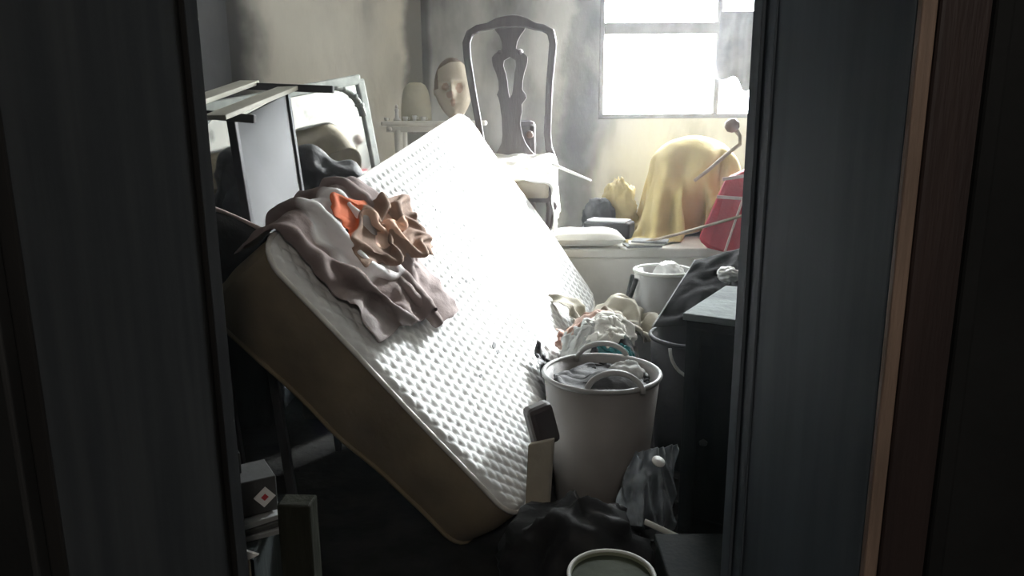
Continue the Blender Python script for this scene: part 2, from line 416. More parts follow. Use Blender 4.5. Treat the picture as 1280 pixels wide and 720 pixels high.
def soot_wall(name, masks, c1=(0.58, 0.565, 0.51), c2=(0.40, 0.39, 0.355), soot=(0.035, 0.034, 0.033), lo=0.5, hi=0.72):
    """Smoke-stained plaster; masks = (axis, where, half width, ragged edge) stains that stay on the wall."""
    m = mat(name, c1, c2, 2.4, 0.9, 0.25, 18, (1, 1, 0.5), c3=(0.13, 0.127, 0.12), s3=2.3, lo3=lo, hi3=hi)
    nt = m.node_tree; N, Lk = nt.nodes, nt.links
    b = N['Principled BSDF']; src = b.inputs['Base Color'].links[0].from_socket
    geo = N.new('ShaderNodeNewGeometry'); sp = N.new('ShaderNodeSeparateXYZ'); Lk.new(geo.outputs['Position'], sp.inputs[0])
    nz = N.new('ShaderNodeTexNoise'); nz.inputs['Scale'].default_value = 3.5; nz.inputs['Detail'].default_value = 5
    Lk.new(geo.outputs['Position'], nz.inputs['Vector'])
    for ax_, c, w_, rag, amt in masks:
        a = N.new('ShaderNodeMath'); a.operation = 'MULTIPLY_ADD'; a.inputs[1].default_value = rag; Lk.new(nz.outputs['Fac'], a.inputs[0]); Lk.new(sp.outputs[ax_], a.inputs[2])
        d = N.new('ShaderNodeMath'); d.operation = 'SUBTRACT'; d.inputs[1].default_value = c + rag * 0.5; Lk.new(a.outputs[0], d.inputs[0])
        e = N.new('ShaderNodeMath'); e.operation = 'ABSOLUTE'; Lk.new(d.outputs[0], e.inputs[0])
        r = N.new('ShaderNodeMapRange'); r.interpolation_type = 'SMOOTHSTEP'
        r.inputs[1].default_value = w_ * 0.55; r.inputs[2].default_value = w_ * 1.3; r.inputs[3].default_value = amt; r.inputs[4].default_value = 0
        Lk.new(e.outputs[0], r.inputs[0])
        mx = N.new('ShaderNodeMix'); mx.data_type = 'RGBA'; Lk.new(r.outputs[0], mx.inputs[0]); Lk.new(src, mx.inputs[6]); mx.inputs[7].default_value = (*soot, 1)
        src = mx.outputs[2]
    Lk.new(src, b.inputs['Base Color'])
    return m
M_corner = soot_wall('smoked_plaster_corner', (('X', -1.50, 0.17, 0.16, 0.97), ('X', -0.585, 0.07, 0.14, 0.8)), c1=(0.66, 0.625, 0.54), c2=(0.53, 0.50, 0.44), lo=0.56, hi=0.8)
M_back = soot_wall('smoked_plaster_back', (('X', -0.555, 0.05, 0.05, 0.7), ('X', 0.44, 0.10, 0.36, 0.55)), c1=(0.60, 0.60, 0.565), c2=(0.42, 0.42, 0.40), lo=0.46, hi=0.66)

# ------------------------------------------------------------------ the setting
Y0, Y1 = 0.775, 1.27                     # the thick doorway wall
XL, XR = -0.505, 0.392                  # the opening
YB, YA = 4.98, 4.10                     # window wall, far end of the left wall
XC = -0.555                             # where the canted corner wall meets the window wall
RXL, RXR = -1.45, 2.25
ZC = 2.62
WX0, WX1, WZ0, WZ1 = 0.56, 2.02, 1.25, 2.42

structure(MB().box((RXL - 0.4, -1.7, -0.12), (RXR + 0.2, 5.2, 0)).build('floor', M_floor))
structure(MB().box((RXL - 0.4, -1.7, ZC), (RXR + 0.2, 5.2, ZC + 0.1)).build('ceiling', M_ceil))
structure(MB().box((RXL - 0.2, Y1, 0), (RXL, YA, ZC)).build('wall_left', M_black_wall))
structure(MB().box((RXR, Y1, 0), (RXR + 0.2, 5.2, ZC)).build('wall_right', M_plaster))
structure(MB().hexa([Vector(p) for z in (0, ZC) for p in ((RXL, YA, z), (XC, YB, z), (XC, 5.2, z), (RXL - 0.2, YA + 0.05, z))]).build('wall_corner', M_corner))
b = MB()
b.box((XC, YB, 0), (WX0, 5.2, ZC)); b.box((WX1, YB, 0), (RXR, 5.2, ZC)); b.box((WX0, YB, 0), (WX1, 5.2, WZ0)); b.box((WX0, YB, WZ1), (WX1, 5.2, ZC))
structure(b.build('wall_back', M_back))
b = MB()
b.box((RXL - 0.2, Y0, 0), (XL - 0.02, Y1, ZC)); b.box((XR + 0.02, Y0, 0), (RXR + 0.2, Y1, ZC)); b.box((XL - 0.02, Y0, 2.05), (XR + 0.02, Y1, ZC))
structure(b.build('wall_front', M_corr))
# corridor in which the photographer stands
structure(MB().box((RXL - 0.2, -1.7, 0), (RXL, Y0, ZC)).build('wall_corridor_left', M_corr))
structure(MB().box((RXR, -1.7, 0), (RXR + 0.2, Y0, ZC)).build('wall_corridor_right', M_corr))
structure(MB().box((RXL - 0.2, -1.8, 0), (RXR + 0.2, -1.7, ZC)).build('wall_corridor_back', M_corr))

# wooden linings and casings of the doorway
b = MB(); b.box((XL - 0.02, Y0 - 0.004, 0), (XL, Y1 + 0.004, 2.05))
t = structure(b.build('trim_1', M_dark_wood, bevel=0.003))
MB().box((XL, Y1 - 0.05, 0), (XL + 0.010, Y1 + 0.004, 2.05)).build('door_stop', M_dark_wood, t, bevel=0.003)
b = MB(); b.box((XR, Y0, 0), (XR + 0.02, Y1 + 0.004, 2.05))
t = structure(b.build('trim_2', M_right_wood, bevel=0.003))
MB().box((XR - 0.006, Y1 - 0.045, 0), (XR, Y1 + 0.004, 2.05)).build('door_stop', M_right_wood, t, bevel=0.003)
MB().box((XR - 0.003, Y1 - 0.10, 0), (XR, Y1 - 0.07, 2.05)).build('bead', M_right_wood, t, bevel=0.0015)
structure(MB().box((XL - 0.02, Y0 - 0.004, 2.05), (XR + 0.02, Y1 + 0.004, 2.07)).build('trim_3', M_dark_wood))
b = MB(); b.box((XR + 0.0005, Y0 - 0.012, 0), (XR + 0.016, Y0 - 0.0002, 2.07))
structure(b.build('trim_4', M_raw_wood, bevel=0.003))
t = structure(MB().box((XR + 0.0165, Y0 - 0.016, 0), (XR + 0.068, Y0 - 0.0002, 2.12)).build('trim_5', M_red_wood, bevel=0.004))
MB().box((XR + 0.064, Y0 - 0.026, 0), (XR + 0.082, Y0 - 0.0003, 2.12)).build('back_band', M_corr, t, bevel=0.004)
t = structure(MB().box((XL - 0.075, Y0 - 0.016, 0), (XL - 0.022, Y0 - 0.0002, 2.12)).build('trim_6', M_corr, bevel=0.004))
MB().box((XL - 0.028, Y0 - 0.022, 0), (XL - 0.0205, Y0 - 0.0003, 2.10)).build('bead', M_grey_panel, t, bevel=0.002)

# window: two casements and a transom
wy = YB + 0.06
wf = structure(thing('window_1', None, None, (WX0, wy, WZ0)))
for k in ('label', 'category'):
    if k in wf: del wf[k]
MX = 1.315                                # mullion
ZT = 1.81                                # transom
def wbar(name, lo, hi): return MB().box(lo, hi).build(name, M_winwood, wf, bevel=0.006)
wbar('jamb', (WX0, wy - 0.03, WZ0), (WX0 + 0.035, wy + 0.03, WZ1)); wbar('jamb', (WX1 - 0.035, wy - 0.03, WZ0), (WX1, wy + 0.03, WZ1))
wbar('sill', (WX0, wy - 0.03, WZ0), (WX1, wy + 0.03, WZ0 + 0.03)); wbar('head_rail', (WX0, wy - 0.03, WZ1 - 0.04), (WX1, wy + 0.03, WZ1))
wbar('transom', (WX0 + 0.035, wy - 0.03, ZT - 0.042), (WX1 - 0.035, wy + 0.03, ZT + 0.030))
wbar('mullion', (MX - 0.018, wy - 0.028, WZ0 + 0.03), (MX + 0.018, wy + 0.028, WZ1 - 0.04))
for x0, x1 in ((WX0 + 0.035, MX - 0.018), (MX + 0.018, WX1 - 0.035)):
    for z0, z1 in ((WZ0 + 0.03, ZT - 0.028), (ZT + 0.028, WZ1 - 0.04)):
        MB().box((x0, wy - 0.002, z0), (x1, wy + 0.002, z1)).build('pane', M_glass, wf)

# charred curtain remnant hanging at the mullion
X = []
for i in range(22):
    row = []
    for j in range(14):
        u, v = j / 13, i / 21
        x = 1.30 + 0.30 * u; bot = 1.50 + 0.10 * mnoise.noise(Vector((u * 4, 2.2, 0))) - 0.12 * u
        z = 1.90 + (bot - 1.90) * v
        row.append(Vector((x + 0.008 * math.sin(v * 7 + u * 5), wy - 0.065 + 0.018 * math.sin(u * 22 + v * 1.5), z)))
    X.append(row)
tag(MB().grid(X).build('curtain', M_curtain, smooth=True, solid=0.004, subsurf=1), 'ragged grey curtain remnant hanging from the window bar', 'curtain')

# ------------------------------------------------------------------ the slumped mattress
mA, mB, mC, mD = P(319, 309, 2.0), P(648, 656, 2.16), P(745, 375, 3.78), P(580, 140, 3.6)
MN = (mB - mA).cross(mD - mA).normalized()
if MN.z < 0: MN = -MN
MW, ML, MT = 1.05, 1.80, 0.22
def mface(s, t):       # s: along A->D (0..1), t: along A->B (0..1)
    return mA * (1 - s) * (1 - t) + mD * s * (1 - t) + mC * s * t + mB * (1 - s) * t
def mround(s, t, r=0.10):
    x, y = s * ML - ML / 2, t * MW - MW / 2
    hx, hy = ML / 2 - r, MW / 2 - r
    if abs(x) > hx and abs(y) > hy:
        a, c = (abs(x) - hx) / r, (abs(y) - hy) / r
        x, y = math.copysign(hx + r * a * math.sqrt(1 - c * c / 2), x), math.copysign(hy + r * c * math.sqrt(1 - a * a / 2), y)
    return x / ML + 0.5, y / MW + 0.5
def msag(s, t): return 0.018 * math.sin(math.pi * s) * math.sin(math.pi * t) + 0.012 * mnoise.noise(Vector((s * 3, t * 2.4, 5)))
def mtop(s, t, h=0.0):
    s2, t2 = mround(s, t)
    return mface(s2, t2) + MN * (h - msag(s2, t2))
def mthick(s, t): return MT + 0.06 * max(0, 1 - t * 1.25) * max(0.0, 1 - s) ** 0.5 + 0.015 * mnoise.noise(Vector((s * 5, t * 5, 1)))
mat_root = thing('mattress', 'white quilted mattress slumped on its edge with beige border', 'mattress', mB - MN * MT)
NS, NT = 330, 200
G = []
for i in range(NS + 1):
    row = []
    for j in range(NT + 1):
        s, t = i / NS, j / NT
        x, y = s * ML, t * MW
        wob = 0.006 * mnoise.noise(Vector((x * 6, y * 6, 0)))
        u, v = (x * 1.22 + y * 0.78 + wob) / 0.050, (x * 1.22 - y * 0.78 + wob) / 0.050
        q = abs(math.sin(math.pi * u) * math.sin(math.pi * v)) ** 0.34
        e = min(x, ML - x, y, MW - y)
        edge = min(1, e / 0.03); edge = math.sin(edge * math.pi / 2)
        row.append(mtop(s, t, 0.0095 * q * edge + 0.012 * edge - 0.002))
    G.append(row)
MB().grid(G).build('quilted_top', M_quilt, mat_root, smooth=True)
ring = [(i / 60, 0) for i in range(60)] + [(1, j / 36) for j in range(36)] + [(1 - i / 60, 1) for i in range(60)] + [(0, 1 - j / 36) for j in range(36)]
rows = []
for k in range(13):
    f = k / 12; row = []
    for (s, t) in ring + ring[:1]:
        s2, t2 = mround(s, t)
        c = Vector((s - 0.5, t - 0.5, 0)); outd = (mface(s2, t2) - mface(0.5 + (s2 - 0.5) * 0.97, 0.5 + (t2 - 0.5) * 0.97)).normalized()
        bulge = 0.016 * math.sin(math.pi * f) + 0.010 * mnoise.noise(Vector((s * 9, t * 9, f * 2.2))) * math.sin(math.pi * f)
        row.append(mtop(s, t, -mthick(s, t) * f) + outd * bulge)
    rows.append(row)
MB().grid(rows).build('side_panel', M_side, mat_root, smooth=True)
def pipe_pts(f, o): 
    r_ = []
    for (s, t) in ring:
        s2, t2 = mround(s, t)
        outd = (mface(s2, t2) - mface(0.5 + (s2 - 0.5) * 0.97, 0.5 + (t2 - 0.5) * 0.97)).normalized()
        r_.append(mtop(s, t, -mthick(s, t) * f) + outd * o)
    return r_
MB().tube(pipe_pts(0.0, 0.002), 0.0075, 7, True).build('piping', M_pipe, mat_root, smooth=True)
MB().tube(pipe_pts(1.0, 0.002), 0.0075, 7, True).build('piping', M_side, mat_root, smooth=True)
MB().grid([[mtop(i / 40, j / 24, -mthick(i / 40, j / 24)) for j in range(25)] for i in range(41)]).build('underside', M_side, mat_root, smooth=True)

# fabrics lying on the mattress
def mray(px, py, h=0.0):
    o = Vector((0, 0, EYE)); d = (P(px, py, 1) - o)
    n_ = MN; k = ((mA + MN * h) - o).dot(n_) / d.dot(n_)
    return o + d * k
mc = (mA + mB + mC + mD) / 4 - MN * (MT / 2 - 0.014)
ax = (mD - mA).normalized(); ay = MN.cross(ax).normalized()
_mbox = sd_box(mc, (ML / 2 + 0.012, MW / 2 + 0.030, MT / 2 + 0.017), np.array([ax, ay, MN]).T, 0.03)
_A, _B, _C, _D, _N = (np.array(v) for v in (mA, mB, mC, mD, MN))
_ctr = (_A + _B + _C + _D) / 4
def mcol(X):           # the mattress with its slight twist
    q = X - _ctr
    s_ = np.clip(q @ np.array(ax) / ML + 0.5, 0, 1)[..., None]; t_ = np.clip(q @ np.array(ay) / MW * (1 if (mB - mA).dot(ay) > 0 else -1) + 0.5, 0, 1)[..., None]
    f_ = _A * (1 - s_) * (1 - t_) + _D * s_ * (1 - t_) + _C * s_ * t_ + _B * (1 - s_) * t_
    dev = (f_ - _ctr) @ _N
    return _mbox(X - dev[..., None] * _N)
outside = -(mB - mA).normalized()
e0, e1 = mray(366, 294, 0.05), mray(466, 235, 0.05)
G = rect_grid(e0 + outside * 0.16 - MN * 0.02, e1 + outside * 0.13 - MN * 0.02, mray(578, 392, 0.05), mray(484, 406, 0.05), 40, 52)
rng = np.random.default_rng(3)
ii = np.arange(40)[:, None]; jj = np.arange(52)[None, :]
G += (0.024 * np.sin(ii * 0.62 + jj * 0.03 + 0.4) + 0.012 * np.sin(ii * 1.3 - jj * 0.10))[..., None] * np.array(MN)
X = drape(G, [mcol], stretch=(1.10, 1.03), steps=70, fric=0.99, seed=3, grav=5.0, gdir=-MN * 0.8 - Vector((0, 0, 0.25)), jitter=0.006)
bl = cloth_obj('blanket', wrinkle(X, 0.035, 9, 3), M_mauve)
def bell(v, a, b_, w): return max(0.0, min(1.0, (v - a) / w + 0.5)) * max(0.0, min(1.0, (b_ - v) / w + 0.5))
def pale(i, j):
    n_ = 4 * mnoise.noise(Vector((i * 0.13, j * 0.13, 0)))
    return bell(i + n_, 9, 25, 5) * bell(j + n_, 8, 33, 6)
def mark(i, j): return 1.0 if (14 <= i <= 16 and 14 <= j <= 17 and (i + j) % 3) or (18 <= i <= 19 and 18 <= j <= 23 and j % 2) else 0.0
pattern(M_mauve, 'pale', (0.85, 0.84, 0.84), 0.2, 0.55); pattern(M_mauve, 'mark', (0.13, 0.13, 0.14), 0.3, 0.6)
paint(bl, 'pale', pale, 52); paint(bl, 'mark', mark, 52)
tag(bl, 'mauve blanket rumpled over the upper edge of the mattress', 'blanket')

G = rect_grid(mray(428, 246, 0.10), mray(512, 240, 0.10), mray(545, 312, 0.09), mray(470, 322, 0.10), 30, 30)
ii = np.arange(30)[:, None]; jj = np.arange(30)[None, :]
G += (0.03 * np.sin(ii * 0.5) * np.sin(jj * 0.35 + 1))[..., None] * np.array(MN)
bcol = sd_half(np.array(mA + MN * 0.058), np.array(MN))
X2 = drape(G, [mcol, bcol], stretch=(1.28, 1.28), steps=50, fric=0.99, seed=5, grav=4.0, gdir=-MN, jitter=0.008)
gm = cloth_obj('pillowcase', X2, M_garment); tag(gm, 'crumpled brown pillowcase with orange and peach print on the mattress', 'pillowcase')
pattern(M_garment, 'orange', (0.62, 0.15, 0.06)); pattern(M_garment, 'peach', (0.66, 0.44, 0.33))
paint(gm, 'orange', lambda i, j: bell(i + 0.6 * j, -9, 12, 4), 30)
def star(i, j):
    a, rr = math.atan2(j - 15, i - 15), math.hypot(i - 15, j - 15)
    return max(0.0, min(1.0, (4.5 + 5.0 * abs(math.cos(2.5 * a + 0.4)) ** 2 - rr) / 2 + 0.5))
paint(gm, 'peach', star, 30)
for k, (px, py, sz) in enumerate(((504, 238, .016), (510, 246, .012), (617, 432, .02), (622, 440, .012), (526, 318, .014), (583, 352, .012), (545, 262, .01), (600, 470, .010))):
    c = mray(px, py, 0.034); b = MB()
    pts = [c + ax * (sz * (0.6 + 0.6 * random.random()) * math.cos(a)) + ay * (sz * (0.3 + 0.4 * random.random()) * math.sin(a)) for a in [q * 2 * math.pi / 7 for q in range(7)]]
    b.add(pts + [p + MN * 0.003 for p in pts], [tuple(range(6, -1, -1)), tuple(range(7, 14))] + [(q, (q + 1) % 7, 7 + (q + 1) % 7, 7 + q) for q in range(7)])
    tag(b.build('ash_flake', M_ash), 'small grey ash flake lying on the white mattress', 'ash', 'ash flakes on the mattress')

# ------------------------------------------------------------------ left side: overturned frame, mirror, black coat
fr = thing('table_frame', 'overturned dark table frame with two pale slats and grey panel', 'table', P(330, 330, 2.6) - Vector((0, 0, P(330, 330, 2.6).z)))
L1t, L1b = P(289, 146, 2.47), P(315, 306, 2.49)
L2t, L2b = P(357, 114, 2.85), P(380, 268, 2.88)
def to_floor(a, b_):
    d = (b_ - a); k = (0.005 - a.z) / d.z; return a + d * k
f1, f2 = to_floor(L1t, L1b), to_floor(L2t, L2b)
MB().bar(L1t, f1, 0.028, 0.028, (0, 1, 0)).build('leg', M_black_frame, fr, bevel=0.003)
MB().bar(L2t, f2, 0.024, 0.028, (0, 1, 0)).build('leg', M_black_frame, fr, bevel=0.003)
dL = P(228, 141, 2.38) - L1t
MB().bar(L1t + dL, to_floor(L1t + dL, L1b + dL), 0.028, 0.028, (0, 1, 0)).build('leg', M_black_frame, fr, bevel=0.003)
MB().bar(P(222, 140, 2.38), P(319, 149, 2.40), 0.03, 0.027).build('rail', M_black_frame, fr, bevel=0.003)
MB().bar(P(296, 107, 2.78), P(417, 112, 2.80), 0.03, 0.026).build('rail', M_black_frame, fr, bevel=0.003)
MB().bar(P(232, 131, 2.30), P(312, 103, 2.80), 0.075, 0.016).build('slat', M_cream_slat, fr, bevel=0.003)
MB().bar(P(268, 147, 2.30), P(366, 108, 2.82), 0.075, 0.016).build('slat', M_cream_slat, fr, bevel=0.003)
pq = [L1t.lerp(L1b, 0.04), L2t.lerp(L2b, 0.02), L2b + (L2b - L2t) * 0.25, L1b + (L1b - L1t) * 0.25]
pn = (pq[1] - pq[0]).cross(pq[3] - pq[0]).normalized() * 0.006
MB().hexa([p - pn for p in pq] + [p + pn for p in pq]).build('side_panel', M_grey_panel, fr, bevel=0.002)

# wall mirror leaning behind the frame
TR, TL = P(448, 99, 3.62), P(228, 141, 2.92)
lo_, hi_ = 2.6, 4.6
for _ in range(50):
    md_ = (lo_ + hi_) / 2
    if (P(472, 222, md_) - TR).dot(TR - TL) > 0: hi_ = md_
    else: lo_ = md_
BR = P(472, 222, md_)
mu = (TR - TL).normalized(); mwid = (TR - TL).length
mv_ = (BR - TR); mv_ = (mv_ - mu * mv_.dot(mu)).normalized(); mh = 0.80
mn = mu.cross(mv_).normalized()
if mn.x < 0: mn = -mn
zlow = min((TL + mv_ * mh).z, (TR + mv_ * mh).z) - 0.025
qm = TL + mv_ * mh + mu * 0.3
tk = thing('trunk', 'dark trunk in the corner under the leaning mirror', 'trunk', (qm.x, qm.y, 0))
MB().box((qm.x - 0.25, qm.y - 0.36, 0.001), (qm.x - 0.02, qm.y + 0.10, zlow - 0.07)).build('body', M_cabinet, tk, bevel=0.01)
MB().box((qm.x - 0.255, qm.y - 0.365, zlow - 0.07), (qm.x - 0.015, qm.y + 0.105, zlow)).build('lid', M_cabinet, tk, bevel=0.015)
mi = thing('mirror', 'large framed mirror leaning on the wall behind the overturned frame', 'mirror', TL + mu * mwid / 2 + mv_ * mh)
MB().hexa([TL + mn * e + q for e in (-0.008, 0.004) for q in (Vector(), mu * mwid, mu * mwid + mv_ * mh, mv_ * mh)]).build('glass', M_mirror, mi)
for a, c in ((TL, TR), (TR, TR + mv_ * mh), (TR + mv_ * mh, TL + mv_ * mh), (TL + mv_ * mh, TL)):
    MB().bar(a, c, 0.045, 0.035, mn).build('frame_rail', M_mframe, mi, bevel=0.006)
for s_ in (0, 1):      # carved corner scroll
    pts = []
    O = TR if s_ == 0 else TL; dx = -mu if s_ == 0 else mu
    for q in range(14):
        a = q / 13 * math.pi / 2
        pts.append(O + dx * (0.02 + 0.15 * (1 - math.sin(a))) + mv_ * (0.02 + 0.15 * (1 - math.cos(a))) + mn * 0.014)
    b = MB().tube(pts, 0.011, 7)
    for q in (3, 7, 10): b.lathe([(0.001, -0.014), (0.016, -0.006), (0.016, 0.006), (0.001, 0.014)], pts[q], 8)
    b.build('corner_scroll', M_mframe, mi, smooth=True)

# black coat and dark things heaped before the mirror
cb = P(408, 262, 3.18)
box_z = cb.z - 0.05
bx = thing('crate', 'charred crate standing behind the mattress under the black coat', 'crate', (cb.x, cb.y, 0))
zt = P(415, 255, 3.15).z
for k in range(4):
    z0 = 0.02 + k * (zt - 0.05) / 4
    MB().box((cb.x - 0.12, cb.y - 0.13, z0), (cb.x + 0.13, cb.y - 0.115, z0 + (zt - 0.05) / 4 - 0.015)).build('slat', M_brown, bx, bevel=0.002)
MB().box((cb.x - 0.12, cb.y - 0.115, 0.0), (cb.x + 0.13, cb.y + 0.12, zt - 0.02)).build('body', M_brown, bx, bevel=0.004)
G = rect_grid((cb.x - 0.27, cb.y - 0.22, zt + 0.25), (cb.x + 0.17, cb.y - 0.22, zt + 0.22), (cb.x + 0.17, cb.y + 0.2, zt + 0.25), (cb.x - 0.27, cb.y + 0.2, zt + 0.28), 32, 28)
X = drape(G, [sd_box((cb.x - 0.02, cb.y, zt / 2), (0.15, 0.13, zt / 2), np.eye(3)), sd_ell((cb.x - 0.05, cb.y, zt + 0.02), (0.14, 0.11, 0.19)), sd_ell((cb.x + 0.09, cb.y + 0.02, zt), (0.08, 0.1, 0.15)), mcol],
          stretch=(1.45, 1.45), steps=110, fric=0.85, seed=9, jitter=0.02)
tag(cloth_obj('coat', wrinkle(X, 0.12, 8, 4), M_coat), 'black scorched coat heaped in front of the mirror', 'coat')

# dark cushion with pale piping at the far left
cc = P(256, 322, 2.24); R = Matrix.Rotation(0.5, 3, 'Y') @ Matrix.Rotation(0.3, 3, 'Z')
cs = thing('cushion', 'dark cushion with pale piping squeezed between mattress and doorway', 'cushion', cc)
G = []; hs = 0.15
def cush(u, v, sgn):
    e = max(0, (1 - u * u) * (1 - v * v)) ** 0.5
    pin = 1 - 0.07 * (1 - abs(u)) * 0 - 0.05 * (u * u * v * v)
    return cc + R @ Vector((u * hs * pin, sgn * 0.06 * e + 0.01 * mnoise.noise(Vector((u * 2, v * 2, sgn))), v * hs * pin))
for sg in (-1, 1): pass
b = MB()
for sg in (-1, 1): b.grid([[cush(-1 + i / 8, -1 + j / 8, sg) for j in range(17)] for i in range(17)])
b.build('cover', M_coat, cs, smooth=True)
edge = [(-1 + i / 8, -1) for i in range(16)] + [(1, -1 + i / 8) for i in range(16)] + [(1 - i / 8, 1) for i in range(16)] + [(-1, 1 - i / 8) for i in range(16)]
MB().tube([cush(u, v, 1) for u, v in edge], 0.007, 6, True).build('piping', M_strap, cs, smooth=True)

# ------------------------------------------------------------------ low white chest along the window wall
ZP = 0.60
CY0, CY1 = 3.84, 4.60
ch = thing('chest', 'low white chest along the window wall heaped with salvaged things', 'chest', (0.5, 4.2, 0))
MB().box((-0.86, CY0 + 0.012, 0.03), (1.9, CY1, ZP - 0.05)).build('body', M_whitewood, ch, bevel=0.006)
MB().box((-0.88, CY0, ZP - 0.05), (1.92, CY1 + 0.01, ZP)).build('lid', M_whitewood, ch, bevel=0.010)
MB().box((-0.84, CY0 + 0.03, 0.0), (1.88, CY1 - 0.02, 0.03)).build('plinth', M_black_frame, ch)

# ---- carved-back chair
cd = 4.12; cs_ = cd / F_PX
O = P(640, 193, cd); O.z = ZP + 0.47
yaw = math.radians(-6)
cu = Vector((math.cos(yaw), math.sin(yaw), 0)); cf = Vector((math.sin(yaw), -math.cos(yaw), 0)); cv = (Vector((0, 0, 1)) - cf * 0.10).normalized()
chair = thing('dining_chair', 'carved dark wooden chair with pierced vase-shaped back splat', 'chair', (O.x, O.y - 0.2, ZP))
def c2(px, py): return ((px - 640) * cs_, (193 - py) * cs_)
rail = [(604, 200), (602, 180), (598, 155), (593, 128), (588, 100), (584, 75), (583, 58), (587, 47), (597, 41), (610, 39), (622, 35), (632, 34), (640, 33.5), (648, 34), (658, 36), (668, 40), (678, 42), (687, 47), (690, 60), (688, 85), (686, 110), (685, 140), (684, 168), (686, 186), (691, 200)]
wd = [9, 8.5, 8, 8.5, 9, 9.5, 10, 10, 9, 9, 13, 15, 16, 15, 11, 9, 9, 10, 9.5, 9, 8.5, 8.5, 9, 9, 10]
MB().ribbon([c2(*p) for p in rail], [w_ * cs_ for w_ in wd], cf, 0.030, cu, cv, O).build('back_frame', M_chairwood, chair, bevel=0.007)
lv = [(36, 616, 637, 637, 657), (44, 619, 637, 637, 655), (50, 624, 637, 637, 650), (58, 627, 637, 637, 646), (66, 628, 637, 637, 645), (72, 618, 637, 637, 655), (76, 615, 637, 637, 659), (80, 615, 630, 644, 659),
      (86, 616, 629, 645, 658), (95, 620, 632, 643, 655), (105, 623, 634, 642, 653), (115, 623.5, 635, 641, 652.5), (121, 621, 636, 640, 657), (125, 623, 637, 637, 658), (133, 625, 637, 637, 652), (142, 626, 637, 637, 652.5), (148, 627, 637, 637, 651),
      (158, 627.5, 637, 637, 650.5), (170, 628, 637, 637, 653), (180, 627, 637, 637, 657), (190, 622, 637, 637, 664), (197, 616, 637, 637, 672)]
b = MB()
top_, slot_, low_ = lv[:7], lv[6:14], lv[13:]
for part_ in (top_, low_):
    b.strip2d([c2(l[1], l[0]) for l in part_], [c2(l[4], l[0]) for l in part_], cf, 0.016, cu, cv, O)
b.strip2d([c2(l[1], l[0]) for l in slot_], [c2(l[2], l[0]) for l in slot_], cf, 0.016, cu, cv, O)
b.strip2d([c2(l[3], l[0]) for l in slot_], [c2(l[4], l[0]) for l in slot_], cf, 0.016, cu, cv, O)
for px in (624.5, 649.5):
    u_, v_ = c2(px, 70); q = O + cu * u_ + cv * v_
    Rr = Matrix((cu, cv, cf)).transposed()
    b.lathe([(0.0005, -0.011), (0.013, -0.009), (0.016, 0), (0.013, 0.009), (0.0005, 0.011)], q, 12, Rr)
b.build('splat', M_chairwood, chair)
sz = ZP + 0.43
so = Vector((O.x, O.y, 0))
def cxy(u, f_, z): return so + cu * u + cf * f_ + Vector((0, 0, z))
def trap(u0, u1, fa, fb, z0, z1, k=1.12):
    return [cxy(u0, fa, z0), cxy(u1, fa, z0), cxy(u1 * k, fb, z0), cxy(u0 * k, fb, z0), cxy(u0, fa, z1), cxy(u1, fa, z1), cxy(u1 * k, fb, z1), cxy(u0 * k, fb, z1)]
SL = 0.115                                   # the seat has sagged at the front
def slope(c): return [p - Vector((0, 0, SL)) if k in (2, 3, 6, 7) else p for k, p in enumerate(c)]
MB().hexa(slope(trap(-0.19, 0.215, 0.0, 0.40, sz - 0.07, sz))).build('seat_frame', M_chairwood, chair, bevel=0.006)
MB().hexa(slope(trap(-0.175, 0.20, 0.02, 0.415, sz - 0.05, sz + 0.035))).build('seat', M_cream, chair, bevel=0.014)
for u_, f_ in ((-0.18, 0.012), (0.205, 0.012)):
    MB().tube([cxy(u_, f_, sz - 0.02), cxy(u_, f_ - 0.005, sz - 0.2), cxy(u_, f_ - 0.03, ZP + 0.002)], [0.02, 0.017, 0.017], 8).build('leg', M_chairwood, chair, smooth=True)
for u_, f_ in ((-0.20, 0.37), (0.225, 0.37)):
    g = 0.012 if u_ > 0 else -0.012
    MB().tube([cxy(u_, f_, sz - SL - 0.05), cxy(u_ + g, f_ + 0.012, sz - SL - 0.09), cxy(u_, f_, sz - 0.25), cxy(u_ - g * .5, f_ - 0.005, sz - 0.36), cxy(u_, f_ + 0.01, ZP + 0.012), cxy(u_, f_ + 0.01, ZP + 0.001)], [0.026, 0.028, 0.02, 0.014, 0.022, 0.022], 10).build('leg', M_chairwood, chair, smooth=True)
al_ = math.atan(SL / 0.40)
f2_ = cf * math.cos(al_) - Vector((0, 0, math.sin(al_))); n2_ = f2_.cross(cu).normalized()
if n2_.z < 0: n2_ = -n2_
ctr = cxy(0.012, 0.215, sz - 0.03 - SL * 0.52)
Rb = np.array([cu, f2_, n2_]).T
tp = cxy(0.0, 0.0, sz + 0.055)
G = rect_grid(tp + cu * -0.20 + f2_ * 0.03, tp + cu * -0.22 + f2_ * 0.41, tp + cu * 0.46 + f2_ * 0.46, tp + cu * 0.40 + f2_ * 0.03, 34, 40)
X = drape(G, [sd_box(ctr, (0.225, 0.215, 0.068), Rb), sd_plane(ZP), mcol], stretch=(1.08, 1.06), steps=110, fric=0.9, seed=4)
X = wrinkle(X, 0.022, 10, 6)
tag(cloth_obj('cloth', X, M_whitecloth), 'white cotton cloth draped over the seat of the carved chair', 'cloth')
st0, st1 = P(690, 205, 3.86), P(739, 226, 3.82)
tag(MB().tube([st0, st0.lerp(st1, 0.5), st1], [0.008, 0.007, 0.005], 7).build('rod', M_white, smooth=True), 'thin white rod sticking out from the cloth on the chair seat', 'rod')

